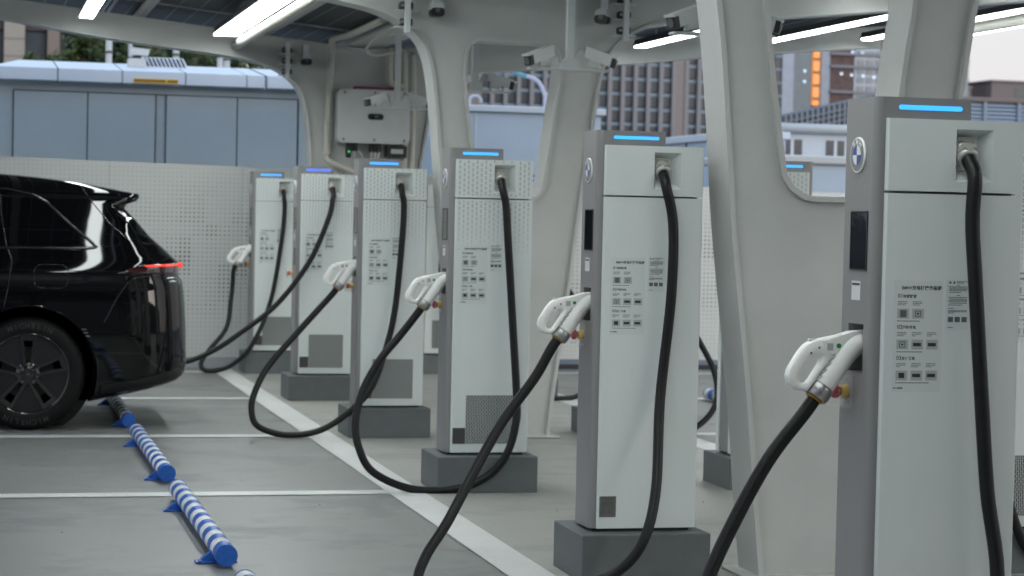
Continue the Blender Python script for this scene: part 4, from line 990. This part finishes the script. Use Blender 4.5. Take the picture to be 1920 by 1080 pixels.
def lamp(x, y, z0, lb, s=1.):
    sl__ = empty('street_lamp', (x,y,0), lb, 'street lamp', 'curved arm lamps behind the cabins')
    MB().tube(spline([(0,0,0),(0,0,z0-.45),(0,0,z0-.25),(-.06*s,0,z0-.10),(-.14*s,0,z0-.03),(-.26*s,0,z0)], 6), .024, 10).build('arm', mat('lamp_post_lilac', (.5,.5,.62), .4), sl__)
    MB().tube([(-.24*s,0,z0-.005),(-.40*s,0,z0+.035)], [.028,.022], 10).build('lamp_head', mat('lamp_head_teal', (.12,.34,.40), .4), sl__)
lamp(4.15, 19, 3.12, 'curved arm lamp with teal head seen through the middle frame eye'); lamp(7.75, 21, 3.06, 'curved arm lamp with teal head left of the near frame leg')
cb = empty('site_cabin', (7.6,23,0), 'long blue grey cabin roof edge beside the near frame leg', 'cabin')
MB().box(-.6,0,-3,5,0,2.50).build('wall', CABB, cb); MB().bbox(-.65,.05,-3.05,5.05,2.505,2.60,.01).build('roof', CABW, cb)
for k in range(8): MB().box(-.612,-.6005,-2.9+k,-2.86+k,0,2.5).build('wall_joint', SUBD, cb)
cb = empty('site_cabin', (10.3,24,0), 'white two window cabin seen inside the near frame eye', 'cabin')
MB().box(-1.9,2.2,0,3,0,2.78).build('wall', CABW, cb); MB().tube([(-1.95,-.06,2.84),(2.3,-.06,2.84)], .075, 12).build('roof_edge', CAMW, cb)
for x0, x1 in ((-1.18,-.87),(-.48,-.2),(.2,.5)):
    wn = MB().box(x0,x1,-.02,-.002,2.40,2.68).build('window', mat('cabin_window', (.05,.06,.07), .15), cb); MB().box((x0+x1)/2-.03,(x0+x1)/2+.02,-.032,-.0205,2.40,2.68).build('mullion', CABW, wn)
cb = empty('site_cabin', (8.6,17.5,0), 'low grey cabin with pale cap below the white windowed cabin', 'cabin')
MB().box(-2.2,2.6,0,2,0,2.12).build('wall', CABB, cb); MB().bbox(-2.3,2.7,-.06,2.1,2.125,2.23,.02).build('roof', CAMW, cb)
gr = empty('ribbed_roof_hall', (18,42,0), 'low hall with grey ribbed sheet roof behind the white cabin', 'hall')
MB().prism([(-2.9,0),(-2.9,3.72),(2.6,5.05),(2.6,0)], 0, 1.2, 'y').build('wall', mat('hall_grey', (.085,.10,.125), .6), gr)
rb = MB()
for k in range(40):
    x = -2.88+k*.136; z = 3.72+1.33*(x+2.9)/5.5; rb.box(x, x+.05, -.05, -.004, 2.6, z)
for k in range(9): rb.prism([(-2.9,3.55-.13*k),(-2.9,3.585-.13*k),(2.6,4.915-.13*k),(2.6,4.88-.13*k)], -.08,-.052,'y')
tag(rb.build('roof_rib', mat('rib_pale', (.20,.235,.285), .55), gr), kind='stuff')
lv = empty('louvre_wall', (32,60,0), 'pale blue louvred plant wall with brown parapet at the right edge', 'wall')
MB().box(-3.2,4,.02,3,0,5.64).build('backing', mat('louvre_back', (.14,.17,.22), .6), lv); MB().bbox(-3.4,4.2,-.15,3.1,5.65,5.80,.02).build('parapet', mat('parapet_brown', (.20,.165,.155), .7), lv)
for k in range(6): MB().box(-2.9+1.25*k,-2.78+1.25*k,-.12,.0,0,5.645).build('post', mat('louvre_post', (.22,.27,.34), .5), lv)
slm = MB().add([(-3.2,-.08,0),(4,-.08,0),(4,0.0,.085),(-3.2,0.0,.085)], [(0,1,2,3)]).mesh('slat', mat('louvre_slat', (.36,.44,.56), .5))
for k in range(22): link('slat', slm, lv, (0,0,5.5-.13*k))

# ------------------------------------------------------------------ far buildings
def C_(c): return mat('stone_%d_%d_%d' % tuple(int(q*1000) for q in c), c, .75, var=.07, vscale=.4)
GLS = mat('far_glass', (.022,.036,.052), .35, var=.4, vscale=.5); GLP = mat('far_glass_pale', (.16,.20,.24), .3, var=.4, vscale=.6); DRK = mat('far_recess', (.04,.042,.058), .6, var=.3, vscale=.6)
BAND = mat('far_spandrel', (.20,.27,.34), .45, var=.3, vscale=.8); PIL = C_((.265,.255,.262))
hr = empty('apartment_tower', (110,400,0), 'tall residential tower with pinkish pilasters and dark glazed bays', 'building')
MB().box(-45,45,1.5,20,0,70).build('wall', DRK, hr)
pmesh = MB().box(0,.78,0,1.55,0,70).mesh('pilaster', PIL); wmesh = MB().box(-.15,1.68,.9,1.0,0,2.1).mesh('window', GLS); smesh = MB().box(-.15,1.68,.8,1.2,0,.6).mesh('spandrel', BAND); mmesh = MB().box(.8,.87,.85,.9,0,2.1).mesh('mullion', DRK)
for i in range(33):
    x = -44+2.67*i; link('pilaster', pmesh, hr, (x,0,0))
    if i % 8 == 1: MB().box(x+.781,x+2.669,.3,1.5,0,70).build('pilaster', C_((.27,.235,.228)), hr); continue
    if True:
        for f in range(4, 13): w_ = link('window', wmesh, hr, (x+.97,0,3*f)); link('mullion', mmesh, w_); link('spandrel', smesh, hr, (x+.97,0,3*f+2.15))
ob = empty('office_block', (186,450,0), 'glassy office block with a glowing orange strip, seen inside the near frame eye', 'building')
MB().box(-22,22,1,25,0,75).build('wall', mat('office_wall', (.13,.15,.18), .5, var=.3, vscale=.3), ob)
def bay(x0, x1, m_, y=.0): return MB().box(x0,x1,y,.99,0,75).build('facade_bay', m_, ob)
bay(-22,-10.5,GLS,.4); bay(-10.4,-7.6,mat('office_pale', (.34,.40,.50), .4, var=.12, vscale=.5)); bay(-7.5,-3.2,mat('office_slate', (.15,.19,.22), .4, var=.2, vscale=.4),.3)
bay(-.9,1.2,mat('office_pale2', (.28,.33,.41), .4, var=.15, vscale=.5)); bay(1.3,7.2,mat('office_brick', (.14,.09,.085), .7, var=.35, vscale=.7),.5); bay(7.3,13.6,mat('office_glass', (.30,.36,.45), .25, var=.25, vscale=.5),.3); bay(13.7,22,GLS,.4)
MB().box(-2.8,-1.25,.1,.99,28.5,75).build('glowing_strip', mat('strip_orange_lit', (.6,.25,.08), .5, emit=(1,.36,.10), estr=.5), ob)
for z in range(24, 60, 3):
    MB().box(-22,-10.45,-.1,.39,z,z+.5).build('floor_band', BAND, ob); MB().box(-2.85,-1.2,-.02,.09,z-.3,z+.3).build('strip_joint', mat('strip_joint', (.30,.15,.08), .6), ob)
for z in (31.5,37.3,40.2): MB().box(1.2,22,-.6,.45,z,z+.55).build('ledge', mat('ledge_grey', (.24,.25,.29), .6), ob)
for x in (8,10.3,12.6): 
    for z in range(24,60,2): MB().box(x,x+1.7,.1,.29,z,z+1.3).build('window', GLP, ob)
LIT = mat('far_room_light', (.5,.6,.7), .5, emit=(.62,.82,1.), estr=.8)
for x, z in ((-5,36.2),(-5,33.8),(4.0,35.9),(6.5,35.7),(9.3,35.6),(9,40.8),(6.6,41),(12,35.4)): MB().lathe([(0,.3),(.1,.3)], (x,-.12,z), (0,-1,0), 12).build('room_light', LIT, ob)
tw = empty('slender_tower', (147.6,300,0), 'slender grey tower against the sky beside the near frame', 'building')
MB().box(-6,.4,0,8,0,55).build('wall', mat('tower_grey', (.30,.33,.36), .6), tw)
for k in range(18): MB().box(-6.05,.45,-.2,-.004,3*k,3*k+.5).build('floor_band', mat('tower_band', (.38,.41,.44), .6), tw)
rf = empty('rooftop_house', (157,300,0), 'brown rooftop house with one dark window at the right edge', 'building')
MB().box(-5,8,0,10,0,24.2).build('wall', C_((.20,.165,.16)), rf); MB().bbox(-5.3,8.3,-.3,10.3,24.25,24.6,.1).build('roof_slab', C_((.24,.20,.19)), rf)
for x in (-1.0,3.6): MB().box(x,x+1.9,-.05,-.004,21.9,23.4).build('window', GLS, rf)
rf2 = empty('rooftop_stub', (149.6,301,0), 'small brown stair tower stub on the low skyline', 'building')
MB().box(-1.6,-.6,0,4,0,23.2).build('wall', C_((.22,.185,.18)), rf2); MB().box(-1.75,-.45,-.2,4.2,23.21,23.5).build('cap', C_((.26,.22,.21)), rf2)
lw = empty('low_skyline_block', (153,310,0), 'low brown block closing the skyline under the rooftop house', 'building')
MB().box(-12,14,0,10,0,22.2).build('wall', C_((.21,.18,.175)), lw)
lb_ = empty('stone_building', (2,120,0), 'brown stone building with dark recessed windows at top left', 'building')
MB().box(-9,9,1.2,12,0,22).build('wall', C_((.16,.125,.11)), lb_)
for x0, x1, c in ((-2.85,-1.68,(.33,.30,.265)),(-.42,.28,(.22,.175,.155)),(2.1,2.8,(.22,.175,.155)),(-5.2,-4.2,(.30,.27,.24)),(4.6,5.4,(.22,.175,.155))):
    MB().box(x0,x1,0,1.19,0,22).build('pilaster', C_(c), lb_)
for x0, x1 in ((-4.15,-2.9),(-1.62,-.48),(.34,2.05),(2.85,4.55)):
    for f in range(7):
        z = .6+3*f; MB().box(x0,x1,.6,1.19,z,z+1.9).build('window', GLS, lb_); MB().box(x0,x1,.3,1.19,z+1.95,z+2.95).build('spandrel', mat('spandrel_dark', (.055,.045,.045), .7), lb_)
for f in range(22): MB().box(-2.86,-1.67,-.03,-.004,f*1.0,f*1.0+.06).build('stone_joint', mat('joint_brown', (.20,.18,.16), .8), lb_)

# ------------------------------------------------------------------ trees behind the substation
LEAF = bpy.data.materials.new('leaf_green'); LEAF.use_nodes = True
n_ = LEAF.node_tree.nodes; l_ = LEAF.node_tree.links; b_ = n_['Principled BSDF']; b_.inputs['Roughness'].default_value = .6
tc_ = n_.new('ShaderNodeTexCoord'); z_ = n_.new('ShaderNodeTexNoise'); z_.inputs['Scale'].default_value = 2.2; z_.inputs['Detail'].default_value = 6; l_.new(tc_.outputs['Object'], z_.inputs[0])
r__ = n_.new('ShaderNodeValToRGB'); r__.color_ramp.elements[0].position = .36; r__.color_ramp.elements[1].position = .66; r__.color_ramp.elements[0].color = (.022,.045,.012,1); r__.color_ramp.elements[1].color = (.085,.115,.022,1)
l_.new(z_.outputs[0], r__.inputs[0]); l_.new(r__.outputs[0], b_.inputs['Base Color'])
BARK = mat('bark', (.09,.07,.055), .85, var=.3, vscale=14)
def tree(x, y, h_, wd, lb, conic, seed):
    rn = random.Random(seed); t = empty('garden_tree', (x,y,0), lb, 'tree', 'trees behind the substation')
    tk = MB().tube(spline([(0,0,0),(.04,.02,h_*.3),(-.03,0,h_*.6),(0,0,h_*.92)], 4), [.09*(1-i/13) + .012 for i in range(13)], 8)
    for k in range(7):
        a = rn.uniform(0,6.28); z = h_*rn.uniform(.35,.75); L_ = wd*.55; tk.tube([(0,0,z),(L_*.5*math.cos(a),L_*.5*math.sin(a),z+L_*.35),(L_*math.cos(a),L_*math.sin(a),z+L_*.6)], [.03,.02,.008], 6)
    tk.build('trunk', BARK, t); V = []; Fs = []
    cl = []
    for k in range(80):
        u = rn.random(); z = h_*(.28+.72*u); rad = wd*((1-u)**.75*1.0+.06 if conic else math.sqrt(max(0, 1-(2*u-1)**2))*.95+.08); a = rn.uniform(0,6.28); q = rad*math.sqrt(rn.random()); cl.append((q*math.cos(a), q*math.sin(a), z, wd*rn.uniform(.14,.30)))
    for cx, cy, cz, cr_ in cl:
        for k in range(70):
            d = Vector((rn.gauss(0,1),rn.gauss(0,1),rn.gauss(0,1))).normalized()*cr_*rn.random()**.4; p = Vector((cx,cy,cz))+d; s_ = rn.uniform(.03,.065)
            u = Vector((rn.gauss(0,1),rn.gauss(0,1),rn.gauss(0,1))).normalized(); v = u.orthogonal().normalized(); o = len(V)
            V += [p-u*s_, p+v*s_*.55, p+u*s_, p-v*s_*.55]; Fs.append((o,o+1,o+2,o+3))
    MB().add(V, Fs).build('crown', LEAF, t)
for i, (x, y, h_, wd, lb, cn) in enumerate(((-2.3,25,3.3,.7,'low yellow green shrub tree at the far left edge',False),(-1.65,24,3.4,.6,'rounded low tree before the stone building',False),(-.95,25,4.35,.7,'pointed tree standing highest before the stone building',True),(-.55,27,4.2,.8,'tree just left of the first pale pole',False),(.05,27,4.3,.9,'dense tree behind the roof solar panel',False),(.75,27.5,4.2,.85,'dense tree between the pale poles',False),(1.5,28,4.2,.9,'dense tree right of the paired poles',False),(2.2,28,4.1,.9,'dense tree ending at the far frame curve',False),(-1.15,28,3.7,.6,'darker tree deeper behind the pointed one',False),(.4,31,4.9,1.6,'broad dark tree farthest back behind the solar panel',False),(1.9,31,4.9,1.7,'broad dark tree farthest back behind the paired poles',False),(3.2,31,4.9,1.7,'broad dark tree hidden behind the far frame',False),(-.25,32,4.6,1.2,'broad dark tree farthest back behind the first pale pole',False))):
    tree(x, y, h_, wd, lb, cn, 40+i)

# ------------------------------------------------------------------ unseen hall added behind the viewer so the car paint reflects dark
nh = empty('added_hall', (0,-26,0), 'unseen dark grey hall added behind the viewer to darken the car reflections', 'hall')
MB().box(-40,40,-12,0,0,5.5).build('wall', mat('added_hall_wall', (.16,.165,.17), .7, var=.2, vscale=.3), nh)
for k in range(16): MB().box(-38+5*k,-36.2+5*k,.004,.08,1.0,3.6).build('window', GLS, nh)

# grit on the floor and one fallen leaf
gr_ = MB(); rn = random.Random(11)
for k in range(420):
    x = rn.uniform(-4.2,1.9); y = rn.uniform(.6,13.6); q = rn.choice((.002,.003,.003,.004,.006,.009)); a = rn.uniform(0,6.3); h_ = q*.4
    u = Vector((math.cos(a),math.sin(a),0))*q; v = Vector((-math.sin(a),math.cos(a),0))*q*rn.uniform(.3,.8); p = Vector((x,y,.0045))
    gr_.add([p-u, p+v, p+u*.9, p-v, p+Vector((0,0,h_))], [(0,1,4),(1,2,4),(2,3,4),(3,0,4)])
tag(gr_.build('floor_grit', mat('grit_dark', (.06,.058,.055), .8)), 'scattered dark grit on the bay floor', 'grit', kind='stuff')
lf = MB().add([(-.03,0,.006),(0,-.014,.011),(.035,.002,.007),(.002,.016,.013)], [(0,1,3),(1,2,3)]).build('fallen_leaf', mat('leaf_brown', (.22,.09,.03), .7)); lf.location = (.02,10.62,0)
tag(lf, 'small orange brown leaf by the pedestal of the indigo lit post', 'leaf')
